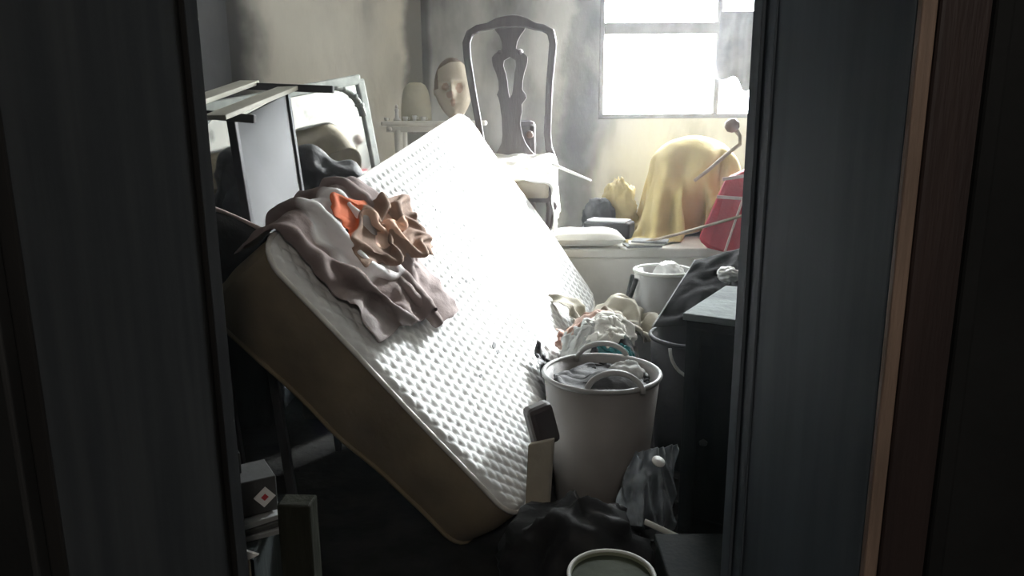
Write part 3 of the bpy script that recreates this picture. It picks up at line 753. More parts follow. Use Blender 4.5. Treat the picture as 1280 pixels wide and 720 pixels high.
# small dark radio behind the chair splat
q = P(650, 190, 4.42); zb = P(650, 190, 4.42).z
rd = thing('radio', 'small dark rounded radio standing behind the carved chair', 'radio', (q.x, q.y, ZP))
MB().box((q.x - 0.092, q.y - 0.04, ZP + 0.001), (q.x + 0.092, q.y + 0.04, P(650, 150, 4.42).z)).build('case', M_radio, rd, bevel=0.035)
for dx in (-0.055, 0.055):
    MB().lathe([(0.001, 0), (0.022, 0.001), (0.018, 0.012), (0.001, 0.014)], (q.x + dx, q.y - 0.041, zb + 0.10), 16, Matrix.Rotation(math.pi / 2, 3, 'X')).build('knob', M_brown, rd, smooth=True)

# ------------------------------------------------------------------ side table with ornaments
td = 4.36
tz = P(540, 151, td).z
tx0, tx1 = P(478, 155, td).x, P(608, 155, td).x
ty = P(540, 155, td).y
tb = thing('side_table', 'small white side table in the corner left of the carved chair', 'table', ((tx0 + tx1) / 2, ty + 0.09, ZP))
MB().box((tx0, ty - 0.07, tz - 0.03), (tx1, ty + 0.20, tz)).build('tabletop', M_whitewood, tb, bevel=0.012)
MB().box((tx0 + 0.03, ty - 0.055, tz - 0.062), (tx1 - 0.03, ty + 0.185, tz - 0.03)).build('apron', M_whitewood, tb, bevel=0.004)
MB().lathe([(0.001, 0), (0.014, 0.002), (0.012, 0.010), (0.001, 0.014)], (tx0 + 0.05, ty - 0.056, tz - 0.045), 14, Matrix.Rotation(math.pi / 2, 3, 'X')).build('knob', M_whitewood, tb, smooth=True)
for x_ in (tx0 + 0.095, tx1 - 0.07):
    for y_ in (ty - 0.035, ty + 0.165):
        MB().tube([(x_, y_, tz - 0.05), (x_, y_, tz - 0.18), (x_, y_, ZP + 0.10), (x_, y_, ZP + 0.001)], [0.025, 0.022, 0.020, 0.016], 12).build('leg', M_whitewood, tb, smooth=True)
# plaster dome
w_ = 19 * td / F_PX
c = P(519, 148, td); h_ = 47 * td / F_PX
prof = [(w_ * 0.98, 0.0), (w_ * 1.02, 0.015), (w_ * 1.0, h_ * 0.35), (w_ * 0.93, h_ * 0.6), (w_ * 0.82, h_ * 0.8), (w_ * 0.64, h_ * 0.93), (w_ * 0.38, h_ * 0.99), (0.0002, h_)]
tag(MB().lathe(prof, (c.x, c.y + 0.06, tz + 0.001), 28, sy=0.7).build('dome_ornament', M_dome, smooth=True), 'plain beige dome ornament at left end of the white table', 'ornament')
# sculpted head
hd = thing('sculpted_head', 'beige sculpted head with brown eyes leaning in the corner', 'sculpture', (P(566, 150, td).x, ty + 0.10, tz))
hc = P(566, 110, td); hc.y = ty + 0.09; hc.z = tz + 0.178
hw, hh, hdp = 24 * td / F_PX, 0.178, 0.10
def gz(u, v, cu_, cv_, su, sv): return math.exp(-((u - cu_) / su) ** 2 - ((v - cv_) / sv) ** 2)
G = []
for i in range(91):
    th = math.pi * i / 90; row = []
    for j in range(109):
        ph = 2 * math.pi * j / 108
        x, y, z = math.sin(th) * math.sin(ph), -math.sin(th) * math.cos(ph), math.cos(th)
        taper = 1 - 0.26 * max(0, -z) ** 1.4
        p = Vector((x * hw * taper, y * hdp, z * hh))
        if y < 0:
            f = -0.016 * gz(x, z, -0.36, 0.02, 0.2, 0.12) - 0.016 * gz(x, z, 0.36, 0.02, 0.2, 0.12) + 0.030 * gz(x, z, 0, -0.14, 0.13, 0.2) + 0.010 * gz(x, z, 0, 0.18, 0.5, 0.08) \
                + 0.010 * gz(x, z, 0, -0.46, 0.22, 0.06) - 0.008 * gz(x, z, 0, -0.52, 0.25, 0.02) + 0.012 * gz(x, z, 0, -0.78, 0.22, 0.14)
            p.y -= f * 1.3
        p = Matrix.Rotation(-0.08, 3, 'Y') @ Matrix.Rotation(-0.10, 3, 'X') @ p
        row.append(hc + p)
    G.append(row)
ho = MB().grid(G).build('head', M_plasterhead, hd, smooth=True)
ho.data.materials.append(M_hair); ho.data.materials.append(M_headbrown)
for p in ho.data.polygons:
    i, j = divmod(p.index, 108)
    ph = 2 * math.pi * (j + 0.5) / 108; th = math.pi * (i + 0.5) / 90
    x, z = math.sin(th) * math.sin(ph), math.cos(th)
    fr_ = math.cos(ph) > 0
    if z > 0.80 - (0.25 if x < 0 else 0) * abs(x) or (fr_ and x < -0.72 and z > 0) or not fr_: p.material_index = 1
    elif fr_ and (gz(x, z, -0.34, 0.02, 0.22, 0.13) > 0.45 or gz(x, z, 0.37, -0.04, 0.20, 0.18) > 0.45 or gz(x, z, -0.14, -0.24, 0.24, 0.13) > 0.5 or gz(x, z, -0.03, -0.48, 0.15, 0.16) > 0.5): p.material_index = 2
for sg in (-1, 1):
    q = hc + Vector((sg * hw * 0.97, 0.012, -0.01))
    MB().lathe([(0.0005, -0.03), (0.012, -0.02), (0.014, 0.01), (0.0005, 0.032)], q, 10, sx=0.7, sy=1.3).build('ear', M_plasterhead, hd, smooth=True)
# little figurine and cups
c = P(497, 148, td); q = (c.x, ty - 0.01, tz + 0.001)
fg = thing('figurine', 'tiny white figurine at the left end of the white table', 'figurine', q)
MB().lathe([(0.022, 0), (0.022, 0.008), (0.012, 0.016), (0.010, 0.05), (0.014, 0.062), (0.005, 0.07), (0.0003, 0.072)], q, 14).build('body', M_white, fg, smooth=True)
MB().lathe([(0.0003, 0.066), (0.009, 0.073), (0.009, 0.083), (0.0003, 0.092)], q, 12).build('head', M_white, fg, smooth=True)
cup0 = None
for k, (px, r_, h2) in enumerate(((508, .016, .024), (519, .013, .03), (530, .016, .022), (484, .013, .018))):
    c = P(px, 150, td); q = Vector((c.x, ty - 0.035 + 0.01 * (k % 2), tz + 0.001))
    t_ = thing('cup', ['tiny white cup just right of the figurine', 'tallest tiny white cup before the beige dome', 'tiny white cup nearest the sculpted head', 'lowest tiny white cup at the left table end'][k], 'cup', q, 'tiny white cups on the side table')
    MB().lathe([(r_ * .7, 0), (r_ * .9, h2 * .4), (r_, h2), (r_ * .86, h2), (r_ * .7, h2 * .3), (0.0003, h2 * .2)], q, 14).build('bowl', M_white, t_, smooth=True)
    MB().tube([q + Vector((r_ * .95, 0, h2 * .25)), q + Vector((r_ * 1.5, 0, h2 * .35)), q + Vector((r_ * 1.5, 0, h2 * .7)), q + Vector((r_ * .95, 0, h2 * .85))], 0.002, 6).build('handle', M_white, t_, smooth=True)

# ------------------------------------------------------------------ right side on the chest
# padded stool under the ochre cloth
sc0, sc1 = P(820, 200, 4.30), P(912, 200, 4.34)
ztop = P(860, 172, 4.30).z
sxm = (sc0.x + sc1.x) / 2; sym = sc0.y + 0.02; shw = (sc1.x - sc0.x) / 2
stl = thing('padded_stool', 'stool hidden under the ochre cloth on the chest', 'stool', (sxm, sym, ZP))
MB().box((sxm - shw + 0.05, sym - 0.08, ztop - 0.14), (sxm + shw - 0.05, sym + 0.08, ztop - 0.045)).build('seat', M_brown, stl, bevel=0.03)
for a in (-1, 1):
    for c_ in (-1, 1):
        MB().tube([(sxm + a * (shw - 0.07), sym + c_ * 0.06, ztop - 0.1), (sxm + a * (shw - 0.05), sym + c_ * 0.08, ZP + 0.001)], [0.018, 0.014], 8).build('leg', M_brown, stl, smooth=True)
G = rect_grid((sxm - shw - 0.15, sym - 0.47, ztop + 0.07), (sxm + shw + 0.2, sym - 0.47, ztop + 0.07), (sxm + shw + 0.2, sym + 0.48, ztop + 0.07), (sxm - shw - 0.15, sym + 0.48, ztop + 0.07), 46, 52)
ii = np.arange(46)[:, None]; jj = np.arange(52)[None, :]
G[..., 2] += 0.035 * np.sin(ii * 0.55 + 0.035 * jj) + 0.02 * np.sin(ii * 0.27 - 0.12 * jj + 1)
X = drape(G, [sd_ell((sxm, sym, ztop - 0.15), (shw + 0.015, 0.16, 0.15)), sd_box((sxm, sym, (ztop + ZP) / 2 - 0.06), (shw + 0.01, 0.125, (ztop - ZP) / 2 - 0.03), np.eye(3), 0.05), sd_plane(ZP)],
          stretch=(1.34, 1.04), steps=150, fric=0.93, seed=6, jitter=0.006)
for i in range(46):
    for j in range(52):
        dn = min(1.0, max(0.0, (ztop + 0.01 - X[i, j, 2]) / 0.13)); ff = X[i, j, 1] < sym
        if ff:
            a_ = X[i, j, 0] * 38 + (ztop - X[i, j, 2]) * 9 + 2.2 * mnoise.noise(Vector((X[i, j, 0] * 5, X[i, j, 2] * 3, 0)))
            X[i, j, 1] -= dn * (0.036 * (abs(math.sin(a_ * 0.5)) * 2 - 1) + 0.016 * math.sin(a_ * 0.37 + 1.0) + 0.02) 
            X[i, j, 0] += 0.012 * dn * math.cos(a_)
X = wrinkle(X, 0.02, 7, 2)
tag(cloth_obj('ochre_cloth', X, M_yellow), 'ochre yellow cloth draped in folds below the window', 'cloth')
# small ochre bundle
q = P(782, 240, 4.32)
cse = P(765, 285, 4.18)
# dark case
ce = thing('case', 'long black case with grey lid lying left of the ochre cloth', 'case', (cse.x, cse.y, ZP))
ca, cb2 = P(733, 282, 4.26), P(790, 301, 4.18)
ca.z = cb2.z = ZP + 0.05
MB().bar(ca, cb2, 0.14, 0.095).build('body', M_black_plastic, ce, bevel=0.012)
MB().bar(ca + Vector((0.02, 0, 0.052)), cb2 + Vector((-0.02, 0, 0.052)), 0.11, 0.012).build('lid', M_grey_lid, ce, bevel=0.004)
MB().bar(ca.lerp(cb2, .4) + Vector((-0.03, -0.075, 0)), ca.lerp(cb2, .6) + Vector((-0.03, -0.075, 0)), 0.02, 0.015).build('handle', M_grey_lid, ce, bevel=0.004)
bq = P(748, 268, 4.40)
tag(crumple('dark_rag', (bq.x, bq.y, ZP + 0.082), (0.085, 0.055, 0.10), M_coat, 3), 'bunched dark rag behind the black case', 'rag')
q2 = P(774, 262, 4.5)
tag(crumple('ochre_bundle', (q2.x, q2.y, ZP + 0.12), (0.085, 0.07, 0.14), M_yellow, 11, amp=0.4, fine=0.25), 'small ochre cloth bundle crumpled beside the draped ochre cloth', 'cloth')

# red bag leaning at the doorway side
rb = thing('bag', 'crimson canvas bag with pale straps leaning by the ochre cloth', 'bag', P(905, 318, 3.8))
rp = [P(872, 300, 3.80), P(906, 224, 3.85), P(940, 208, 3.9), P(985, 220, 3.9), P(985, 314, 3.75), P(905, 316, 3.75), P(884, 311, 3.78)]
fb = Vector((0.05, 0.15, 0.0)); k = len(rp)
b = MB(); b.add(rp + [p + fb for p in rp], [tuple(range(k)), tuple(range(2 * k - 1, k - 1, -1))] + [(i, (i + 1) % k, k + (i + 1) % k, k + i) for i in range(k)])
b.build('body', M_red, rb, bevel=0.022)
for (a0, a1) in (((896, 246), (955, 250)), ((903, 224), (960, 216))):
    p0, p1 = P(a0[0], a0[1], 3.815), P(a1[0], a1[1], 3.80)
    MB().bar(p0, p1, 0.008, 0.016, (0, 0, 1)).build('strap', M_strap, rb, bevel=0.002)
MB().tube([P(905, 318, 3.735), P(916, 285, 3.75), P(930, 245, 3.79), P(934, 225, 3.81)], 0.006, 6).build('piping', M_strap, rb, smooth=True)

# knob-headed stick lying over the ochre cloth
ks = thing('spoon', 'brown round-headed wooden spoon poking out over the ochre cloth', 'spoon', P(885, 214, 3.84))
kb = P(915, 157, 3.86)
MB().lathe([(0.0005, -0.036), (0.022, -0.03), (0.038, -0.008), (0.036, 0.014), (0.02, 0.032), (0.0005, 0.037)], kb, 18).build('head', M_brown, ks, smooth=True)
MB().tube([kb + Vector((0.02, 0, -0.02)), P(925, 170, 3.86), P(925, 180, 3.85), P(912, 190, 3.84), P(885, 213, 3.84), P(868, 226, 3.84)], [0.013, 0.010, 0.010, 0.010, 0.009, 0.008], 8).build('handle', M_stick, ks, smooth=True)
# long stick
tag(MB().tube([P(774, 310.5, 3.91), P(850, 292, 3.82), P(930, 269, 3.73)], 0.0075, 7).build('stick', M_stick, smooth=True), 'long thin wooden stick slanting across the red bag', 'stick')

# white pillow and papers on the chest front
pc = P(736, 308, 3.95)
pl = MB()
for sg in (-1, 1):
    pl.grid([[Vector((pc.x - 0.02 + u * 0.20, pc.y + 0.03 + v * 0.12, ZP + 0.050 + sg * 0.042 * (max(0, (1 - u ** 4) * (1 - v ** 4))) ** 0.6 + 0.006 * mnoise.noise(Vector((u * 3, v * 3, sg)))))
              for v in [q / 8 - 1 for q in range(17)]] for u in [q / 8 - 1 for q in range(17)]])
tag(pl.build('pillow', M_whitecloth, smooth=True), 'flat white pillow on the chest edge beside the mattress', 'pillow')
for k in range(4):
    p = P(800 + 5 * k, 318 - 2 * k, 3.90)
    b = MB().box((p.x - 0.10, p.y - 0.05, ZP + 0.001 + 0.011 * k), (p.x + 0.08, p.y + 0.06, ZP + 0.010 + 0.011 * k), Matrix.Rotation(0.25 - 0.18 * k, 3, 'Z'))
    tag(b.build('folder', M_paper if k % 2 else M_whitecloth, bevel=0.001), ['lowest paper folder in the stack on the chest front', 'second lowest paper folder in the stack on the chest', 'second highest paper folder in the stack on the chest', 'topmost paper folder in the stack beside the white pillow'][k], 'folder', 'paper folders on the chest')

# ------------------------------------------------------------------ buckets
def bucket(name, label, c, h, rt, rb_, m, rimm, n=40, oval=1.0):
    t_ = thing(name, label, 'bucket', c)
    MB().lathe([(0.001, 0.0), (rb_, 0.0), (rb_ + 0.006, 0.008), (rt, h), (rt - 0.007, h), (rb_ - 0.002, 0.014), (0.001, 0.014)], c, n, sy=oval).build('body', m, t_, smooth=True)
    c = Vector(c)
    MB().tube([c + Vector((rt * math.cos(a), rt * oval * math.sin(a), h)) for a in [2 * math.pi * i / n for i in range(n)]], 0.008, 8, True).build('rim', rimm, t_, smooth=True)
    return t_
b1c = P(752, 466, 2.42); b1 = Vector((b1c.x, b1c.y, 0.001)); h1 = b1c.z
t1 = bucket('bucket', 'large grey rubber bucket with two arched handles full of rags', b1, h1, 0.184, 0.135, M_bucket, M_bucket_b)
for (dy, hgt, up_) in ((-0.165, 0.06, 1), (0.165, 0.065, 1)):
    pts = []
    for q in range(17):
        a = math.pi * q / 16
        pts.append(b1 + Vector((0.02 - 0.085 * math.cos(a), dy * (1.0 - 0.12 * math.sin(a)), h1 - 0.012 + hgt * math.sin(a))))
    MB().tube(pts, 0.009, 8).build('handle', M_bucket_b, t1, smooth=True)
G = rect_grid(b1 + Vector((-.17, -.17, h1 + .02)), b1 + Vector((.17, -.17, h1 + .02)), b1 + Vector((.17, .17, h1 + .02)), b1 + Vector((-.17, .17, h1 + .02)), 30, 30)
def inside_cyl(X):
    q = X[..., :2] - np.array(b1)[:2]; r = np.linalg.norm(q, axis=-1)
    g = np.zeros(X.shape); g[..., :2] = -q / np.maximum(r, 1e-6)[..., None]
    return 0.160 - r, g
X = drape(G * 0.92 + np.array(b1 + Vector((0, 0, h1))) * 0.08, [inside_cyl, sd_ell(b1 + Vector((0.03, -0.02, h1 - 0.16)), (0.13, 0.12, 0.165)), sd_plane(h1 - 0.035)], stretch=(1.25, 1.25), steps=90, fric=0.6, seed=12, jitter=0.01)
tag(cloth_obj('rag', wrinkle(X, 0.014, 12, 3), M_coat), 'dark rag stuffed into the large grey bucket', 'rag')
tag(crumple('white_rag', b1 + Vector((0.085, 0.05, h1 - 0.035)), (0.055, 0.05, 0.045), M_palegrey, 5, flat=False), 'pale grey rag tucked inside the large grey bucket', 'rag')

b2c = P(829, 338, 3.42); b2 = Vector((b2c.x, b2c.y, 0.001))
t2 = bucket('bucket', 'pale grey plastic bucket beside the white chest', b2, b2c.z, 0.128, 0.104, M_bucket_b, M_rim)
pts = [b2 + Vector((-0.128 - 0.03 * math.sin(math.pi * q / 10), -0.02 + 0.10 * (q / 10 - .3), b2c.z - 0.03 - 0.12 * math.sin(math.pi * q / 10))) for q in range(11)]
MB().tube(pts, 0.011, 7).build('handle', M_black_plastic, t2, smooth=True)
tag(crumple('white_bag', b2 + Vector((0.03, 0.03, b2c.z - 0.035)), (0.06, 0.06, 0.055), M_white, 6, flat=False), 'white plastic bag stuffed in the pale grey bucket', 'bag')

# black bucket by the cabinet, with its pale bail handle
b3c = P(866, 420, 2.74); b3 = Vector((b3c.x, b3c.y, 0.001))
t3 = bucket('bucket', 'black plastic bucket with pale wire handle beside the charred cabinet', b3, b3c.z, 0.15, 0.115, M_black_plastic, M_black_plastic)
MB().tube([b3 + Vector((-0.10 + 0.09 * math.sin(a) * 0 - 0.0 + 0.085 * (1 - math.cos(a)) - 0.01, -0.135 - 0.02 * math.sin(a), b3c.z - 0.005 - 0.10 * math.sin(a))) for a in [math.pi * q / 14 for q in range(15)]], 0.006, 7).build('handle', M_rim, t3, smooth=True)

# dark plastic sheet slumped over the black bucket
G = []
for i in range(25):
    row = []
    for j in range(25):
        u, v = i / 24, j / 24
        a = P(868, 327, 2.95).lerp(P(985, 296, 2.95), u); c_ = P(815, 410, 2.62).lerp(P(960, 402, 2.50), u)
        p = a.lerp(c_, v)
        p += Vector((0.2, -0.6, 0.8)) * (0.055 * (0.4 - abs(mnoise.noise(Vector((u * 3.1 + 3, v * 3.1, 0))))) + 0.022 * mnoise.noise(Vector((u * 9, v * 9, 4)))) * min(1, 6 * min(u, 1 - u, v, 1 - v) + 0.3)
        row.append(p)
    G.append(row)
cs3 = tag(MB().grid(G).build('charred_sheet', M_sheet, smooth=True, solid=0.006, subsurf=1), 'stiff charred black sheet slumped over the black bucket', 'sheet')
MB().tube([G[i][0] for i in range(24, -1, -1)][:0] + [G[0][j] for j in range(24, -1, -1)] + [G[i][0] for i in range(1, 25)], 0.0035, 6).build('lit_edge', M_grey_lid, cs3, smooth=True)  # pale tube: light catching the sheet's border, put into its colour
q = P(912, 343, 2.66)
tag(crumple('foil_scrap', q, (0.03, 0.03, 0.02), M_white, 9, flat=False, amp=0.6), 'small shiny white scrap on the charred black sheet', 'scrap')

# ------------------------------------------------------------------ clothes heaped between mattress and buckets
hc_ = P(742, 425, 2.90)
tag(crumple('clothes_bundle', (hc_.x + 0.085, hc_.y + 0.08, 0.19), (0.10, 0.22, 0.25), M_coat, 14, amp=0.25), 'dark bundle of clothes heaped between mattress and grey buckets', 'clothes')
h2_ = P(775, 385, 3.2)
heap = [sd_ell((hc_.x + 0.03, hc_.y, 0.17), (0.17, 0.26, 0.33)), sd_ell((h2_.x, h2_.y, 0.15), (0.13, 0.2, 0.32)), sd_plane(0.01), mcol]
rb_ = random.Random(5)
for k in range(16):
    a_, w2 = rb_.uniform(0, 6.28), rb_.uniform(0.3, 1)
    h0 = (hc_.x + 0.03, hc_.y, 0.30) if k % 2 else (h2_.x, h2_.y, 0.33)
    heap.append(sd_ell((h0[0] + 0.13 * w2 * math.cos(a_), h0[1] + 0.2 * w2 * math.sin(a_), h0[2] + rb_.uniform(0.02, 0.14) * (1.1 - w2)), (rb_.uniform(.03, .06), rb_.uniform(.03, .07), rb_.uniform(.05, .09))))
def toss(name, label, px, py, d, w, l, rot, m, seed, st=1.45, cat='cloth', n=34, wr=0.06):
    c_ = P(px, py, d); R2 = Matrix.Rotation(rot, 3, 'Z')
    cs2 = [c_ + R2 @ Vector((a * w / 2, b_ * l / 2, 0.06)) for a, b_ in ((-1, -1), (1, -1), (1, 1), (-1, 1))]
    X_ = drape(rect_grid(*cs2, n, n), heap, stretch=(st, st), steps=60, fric=0.95, seed=seed, jitter=0.012, gap=0.006 + 0.004 * (seed % 5))
    return tag(cloth_obj(name, wrinkle(X_, wr, 9, seed), m), label, cat, 'clothes heaped by the buckets')
toss('cream_sheet', 'cream sheet on the clothes heap nearest the pale bucket', 772, 372, 3.2, 0.36, 0.36, 0.5, M_beige, 21, wr=0.13)
toss('pink_cloth', 'brownish pink cloth in the middle of the clothes heap', 728, 402, 2.95, 0.18, 0.16, 0.2, M_pinkish, 22)
toss('pale_cloth', 'pale cloth crumpled over the pink one on the heap', 762, 415, 2.82, 0.17, 0.12, 0.9, M_whitecloth, 23)
toss('grey_cloth', 'pale grey cloth strip hanging toward the mattress from the heap', 722, 428, 2.80, 0.13, 0.16, -0.4, M_palegrey, 24)
toss('teal_cloth', 'teal cloth peeking out behind the bucket handle', 775, 438, 2.72, 0.13, 0.08, 0.1, M_teal, 27)
toss('dark_scarf', 'dark scarf at the mattress side of the heap', 694, 440, 2.72, 0.14, 0.2, 0.2, M_coat, 26)

# cream board and brown pouch beside the large bucket
p0, p1, p2, p3 = P(660, 556, 2.12), P(690, 550, 2.16), P(684, 640, 2.16), P(655, 655, 2.12)
tag(MB().hexa([p0, p1, p2, p3] + [p + Vector((0.01, 0.02, 0)) for p in (p0, p1, p2, p3)]).build('board', M_cream, bevel=0.003), 'small cream board wedged between mattress corner and large bucket', 'board')
q = P(676, 530, 2.20)
tag(MB().box((q.x - 0.038, q.y - 0.03, q.z - 0.062), (q.x + 0.042, q.y + 0.03, q.z + 0.062), Matrix.Rotation(-0.25, 3, 'Y') @ Matrix.Rotation(0.4, 3, 'Z')).build('small_box', M_radio, bevel=0.016), 'small dark brown box wedged between the mattress and large bucket', 'box')

# black bag, film, rod, olive tub at the front
q = P(722, 668, 1.98)
tag(crumple('rubbish_bag', (q.x, q.y + 0.02, 0.11), (0.165, 0.13, 0.145), M_black_plastic, 31, amp=0.35), 'black rubbish bag on the floor at the mattress corner', 'bag')
G = []
for i in range(36):
    row = []
    for j in range(36):
        u, v = i / 35, j / 35
        p = P(792, 566, 2.26).lerp(P(846, 556, 2.20), u).lerp(P(758, 655, 2.14).lerp(P(842, 664, 2.08), u), v)
        k_ = u * 1.0 - v * 0.35
        fold = 0.5 - abs(mnoise.noise(Vector((k_ * 6.5 + 1.7, v * 1.3, 2)))) * 1.6 + 0.35 * mnoise.noise(Vector((u * 8, v * 6, 7)))
        row.append(p + Vector((0.1, -0.75, 0.55)) * (0.055 * fold))
    G.append(row)
tag(MB().grid(G).build('plastic_film', M_film, smooth=True, solid=0.003, subsurf=1), 'crumpled smoky plastic film below the large grey bucket', 'film')
qb = P(823, 577, 2.12)
lt = MB().lathe([(0.001, -0.003), (0.018, -0.003), (0.019, 0.002), (0.001, 0.003)], qb, 18, Matrix.Rotation(0.45, 3, 'X') @ Matrix.Rotation(0.25, 3, 'Y'))
tag(lt.build('lid', M_white, smooth=True), 'small white lid lying on the smoky plastic film', 'lid')
p0, p1 = P(806, 652, 1.98), P(858, 676, 1.98)
tag(MB().tube([p0, p0.lerp(p1, .5), p1], 0.008, 8).build('pipe', M_rim, smooth=True), 'short pale plastic pipe lying below the charred cabinet', 'pipe')
q = P(764, 735, 1.70); zt3 = P(772, 690, 1.78).z
tub = thing('tub', 'olive round tub with pale rim at the bottom edge of the view', 'tub', (q.x, q.y, 0))
MB().lathe([(0.001, 0.001), (0.075, 0.001), (0.095, zt3), (0.090, zt3), (0.07, 0.02), (0.001, 0.02)], (q.x, q.y, 0), 36).build('body', M_olive, tub, smooth=True)
MB().tube([Vector((q.x + 0.095 * math.cos(a), q.y + 0.095 * math.sin(a), zt3)) for a in [2 * math.pi * i / 36 for i in range(36)]], 0.005, 8, True).build('rim', M_rim, tub, smooth=True)
MB().lathe([(0.090, zt3 - 0.012), (0.091, zt3 - 0.008)], (q.x, q.y, 0), 36).build('contents', M_oliveliq, tub)

bq_ = P(838, 668, 1.86)
bb = thing('box', 'low black box on the floor right of the olive tub', 'box', (bq_.x, bq_.y - 0.1, 0))
MB().box((bq_.x - 0.035, bq_.y - 0.22, 0.001), (bq_.x + 0.14, bq_.y, bq_.z - 0.02)).build('body', M_cabinet, bb, bevel=0.004)
MB().box((bq_.x - 0.04, bq_.y - 0.225, bq_.z - 0.02), (bq_.x + 0.145, bq_.y + 0.005, bq_.z)).build('lid', M_cabinet, bb, bevel=0.004)

# ------------------------------------------------------------------ charred cabinet
k0 = P(858, 391, 2.12); k0.z = 0
e1_ = Vector((math.cos(-0.55), math.sin(-0.55), 0)); e2_ = Vector((-e1_.y, e1_.x, 0))
ktop = P(858, 391, 2.12).z
cab = thing('cabinet', 'charred black cabinet with dusty grey top behind the doorway', 'cabinet', k0)
def kb_(a0, a1, b0, b1_, z0, z1): 
    return MB().hexa([k0 + e1_ * a + e2_ * b_ + Vector((0, 0, z)) for z in (z0, z1) for a, b_ in ((a0, b0), (a1, b0), (a1, b1_), (a0, b1_))])
kb_(0, 0.62, 0, 0.40, 0.05, ktop - 0.02).build('body', M_cabinet, cab, bevel=0.004)
kb_(-0.008, 0.63, -0.008, 0.41, ktop - 0.02, ktop).build('top', M_dust, cab, bevel=0.003)
kb_(0.02, 0.60, 0.01, 0.38, 0, 0.05).build('plinth', M_cabinet, cab)
for a0 in (0.015, 0.315):
    dr = kb_(a0, a0 + 0.29, -0.014, 0.0, 0.08, ktop - 0.04).build('door', M_cabinet, cab, bevel=0.003)
    for (x0, x1, z0, z1) in ((a0, a0 + 0.035, .08, ktop - .04), (a0 + .255, a0 + .29, .08, ktop - .04), (a0 + .035, a0 + .255, .08, .12), (a0 + .035, a0 + .255, ktop - .08, ktop - .04)):
        kb_(x0, x1, -0.022, -0.014, z0, z1).build('door_rail', M_cabinet, dr, bevel=0.002)
    q = k0 + e1_ * (a0 + 0.06) - e2_ * 0.03 + Vector((0, 0, ktop * 0.5))
    MB().lathe([(0.0005, -0.010), (0.010, -0.006), (0.012, 0.002), (0.0005, 0.011)], q, 12).build('knob', M_grey_panel, dr, smooth=True)

# ------------------------------------------------------------------ lower left clutter
cr0 = P(322, 636, 1.74)
zc_ = cr0.z - 0.035
cr = thing('crate', 'low charred crate just inside the doorway under the carton', 'crate', (cr0.x - 0.06, cr0.y, 0))
MB().box((cr0.x - 0.22, cr0.y - 0.13, 0), (cr0.x + 0.03, cr0.y + 0.14, zc_)).build('body', M_cabinet, cr, bevel=0.004)
for k in range(3):
    z0 = 0.015 + k * zc_ / 3
    MB().box((cr0.x - 0.225, cr0.y - 0.142, z0), (cr0.x + 0.035, cr0.y - 0.13, z0 + zc_ / 3 - 0.02)).build('slat', M_cabinet, cr, bevel=0.002)
for k in range(3):
    b = MB().box((cr0.x - 0.14, cr0.y - 0.10, zc_ + 0.001 + 0.014 * k), (cr0.x + 0.045 - 0.006 * k, cr0.y + 0.09, zc_ + 0.0135 + 0.014 * k), Matrix.Rotation(0.5 + 0.08 * k, 3, 'Z'))
    tag(b.build('magazine', M_paper if k != 1 else M_carton, bevel=0.002), ['bottom magazine on the low charred crate', 'middle magazine on the low charred crate', 'top magazine on the crate under the grey carton'][k], 'magazine', 'magazines on the low crate')
zk = zc_ + 0.044
kc = P(315, 605, 1.72)
Rk = Matrix.Rotation(0.55, 3, 'Z') @ Matrix.Rotation(-0.0, 3, 'Y')
ct = thing('carton', 'small grey carton with white and red label on the magazines', 'box', (kc.x, kc.y, zk))
cpz = Vector((kc.x - 0.01, kc.y, zk))
MB().box((kc.x - 0.055, kc.y - 0.05, zk + 0.001), (kc.x + 0.042, kc.y + 0.05, zk + 0.085), Rk, cpz).build('body', M_carton, ct, bevel=0.003)
MB().box((kc.x - 0.06, kc.y + 0.0, zk + 0.085), (kc.x - 0.02, kc.y + 0.045, zk + 0.135), Rk, cpz).build('flap', M_carton, ct, bevel=0.002)
def diamond(w_, y0, y1):
    b = MB().box((kc.x + 0.014 - w_, kc.y + y0, zk + 0.040 - w_), (kc.x + 0.014 + w_, kc.y + y1, zk + 0.040 + w_), Matrix.Rotation(0.9, 3, 'Y'))
    b.v = [cpz + Rk @ (p - cpz) for p in b.v]
    return b
lb = diamond(0.017, -0.0525, -0.0502).build('label', M_white, ct)
diamond(0.006, -0.0532, -0.0526).build('mark', M_labelred, lb)
pp = P(371, 626, 1.58)
po = MB().box((pp.x - 0.036, pp.y - 0.02, 0.001), (pp.x + 0.034, pp.y + 0.03, pp.z), Matrix.Rotation(-0.08, 3, 'Z'))
tag(po.build('wooden_block', M_post, bevel=0.004), 'upright olive grey wooden block beside the low crate', 'block')
q = P(308, 694, 1.62)
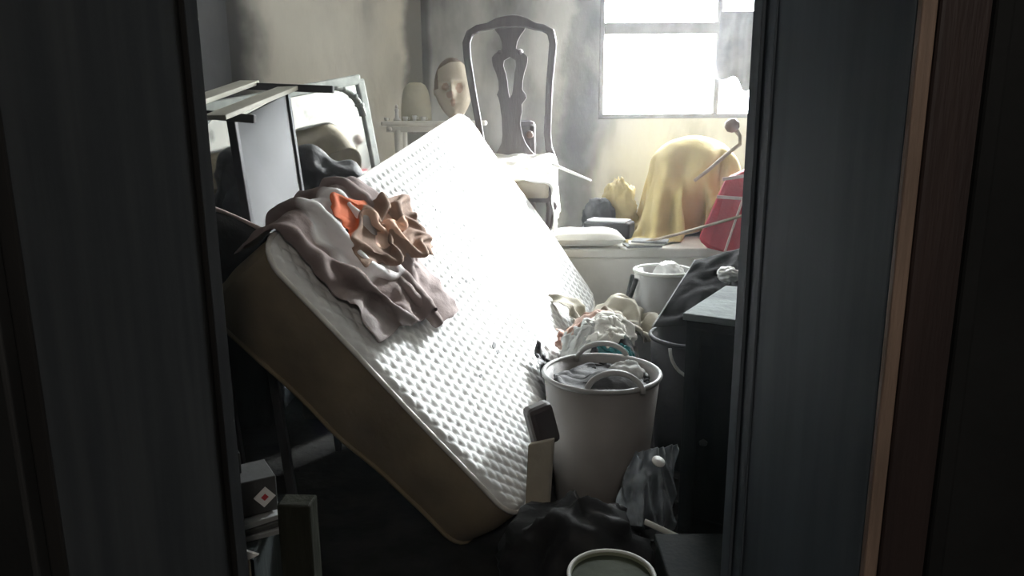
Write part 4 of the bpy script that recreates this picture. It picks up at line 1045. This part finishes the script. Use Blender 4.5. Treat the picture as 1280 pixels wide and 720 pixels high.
tr = MB().add([P(298, 686, 1.50), P(323, 694, 1.50), P(298, 706, 1.50)] + [p + Vector((0.0, 0.006, 0.0)) for p in (P(298, 686, 1.50), P(323, 694, 1.50), P(298, 706, 1.50))], [(0, 1, 2), (5, 4, 3), (0, 1, 4, 3), (1, 2, 5, 4), (2, 0, 3, 5)])
pa = thing('pennant', 'small white triangular tag on a stick by the doorway', 'tag', (q.x, q.y, 0))
tr.build('triangle', M_white, pa)
qq = P(307, 700, 1.505)
MB().bar(qq, (qq.x, qq.y, 0.001), 0.014, 0.012, (0, 1, 0)).build('stick', M_stick, pa)

# ------------------------------------------------------------------ thin haze volume added to stand in for the window's veiling glare
M_haze = bpy.data.materials.new('glare_haze'); M_haze.use_nodes = True
_nt = M_haze.node_tree; _nt.nodes.remove(_nt.nodes['Principled BSDF'])
_v = _nt.nodes.new('ShaderNodeVolumeScatter'); _v.inputs['Density'].default_value = 0.0125; _v.inputs['Anisotropy'].default_value = 0.45
_v.inputs['Color'].default_value = (0.95, 0.97, 1.0, 1)
_nt.links.new(_v.outputs[0], _nt.nodes['Material Output'].inputs['Volume'])
hz = MB().box((RXL + 0.01, Y1 + 0.02, 0.01), (RXR - 0.01, YB - 0.01, ZC - 0.01)).build('haze', M_haze)
hz['kind'] = 'stuff'; hz['label'] = 'thin haze added in the burnt room for the window glare'

# ------------------------------------------------------------------ ash and rubble on the floor
b = MB()
for k in range(600):
    x, y = random.uniform(0.0, 1.0), random.uniform(1.35, 3.6); r_ = random.uniform(0.006, 0.022)
    R2 = Matrix.Rotation(random.uniform(0, 6.28), 3, 'Z') @ Matrix.Rotation(random.uniform(-.4, .4), 3, 'X')
    c_ = Vector((x, y, r_ * 0.4))
    b.hexa([c_ + R2 @ Vector((sx * r_ * random.uniform(.5, 1), sy * r_ * random.uniform(.5, 1), sz_ * r_ * 0.5)) for sz_ in (-1, 1) for sx, sy in ((-1, -1), (1, -1), (1, 1), (-1, 1))])
o = b.build('ash_rubble', M_char); o['kind'] = 'stuff'; o['label'] = 'charred chips and ash scattered on the floor'
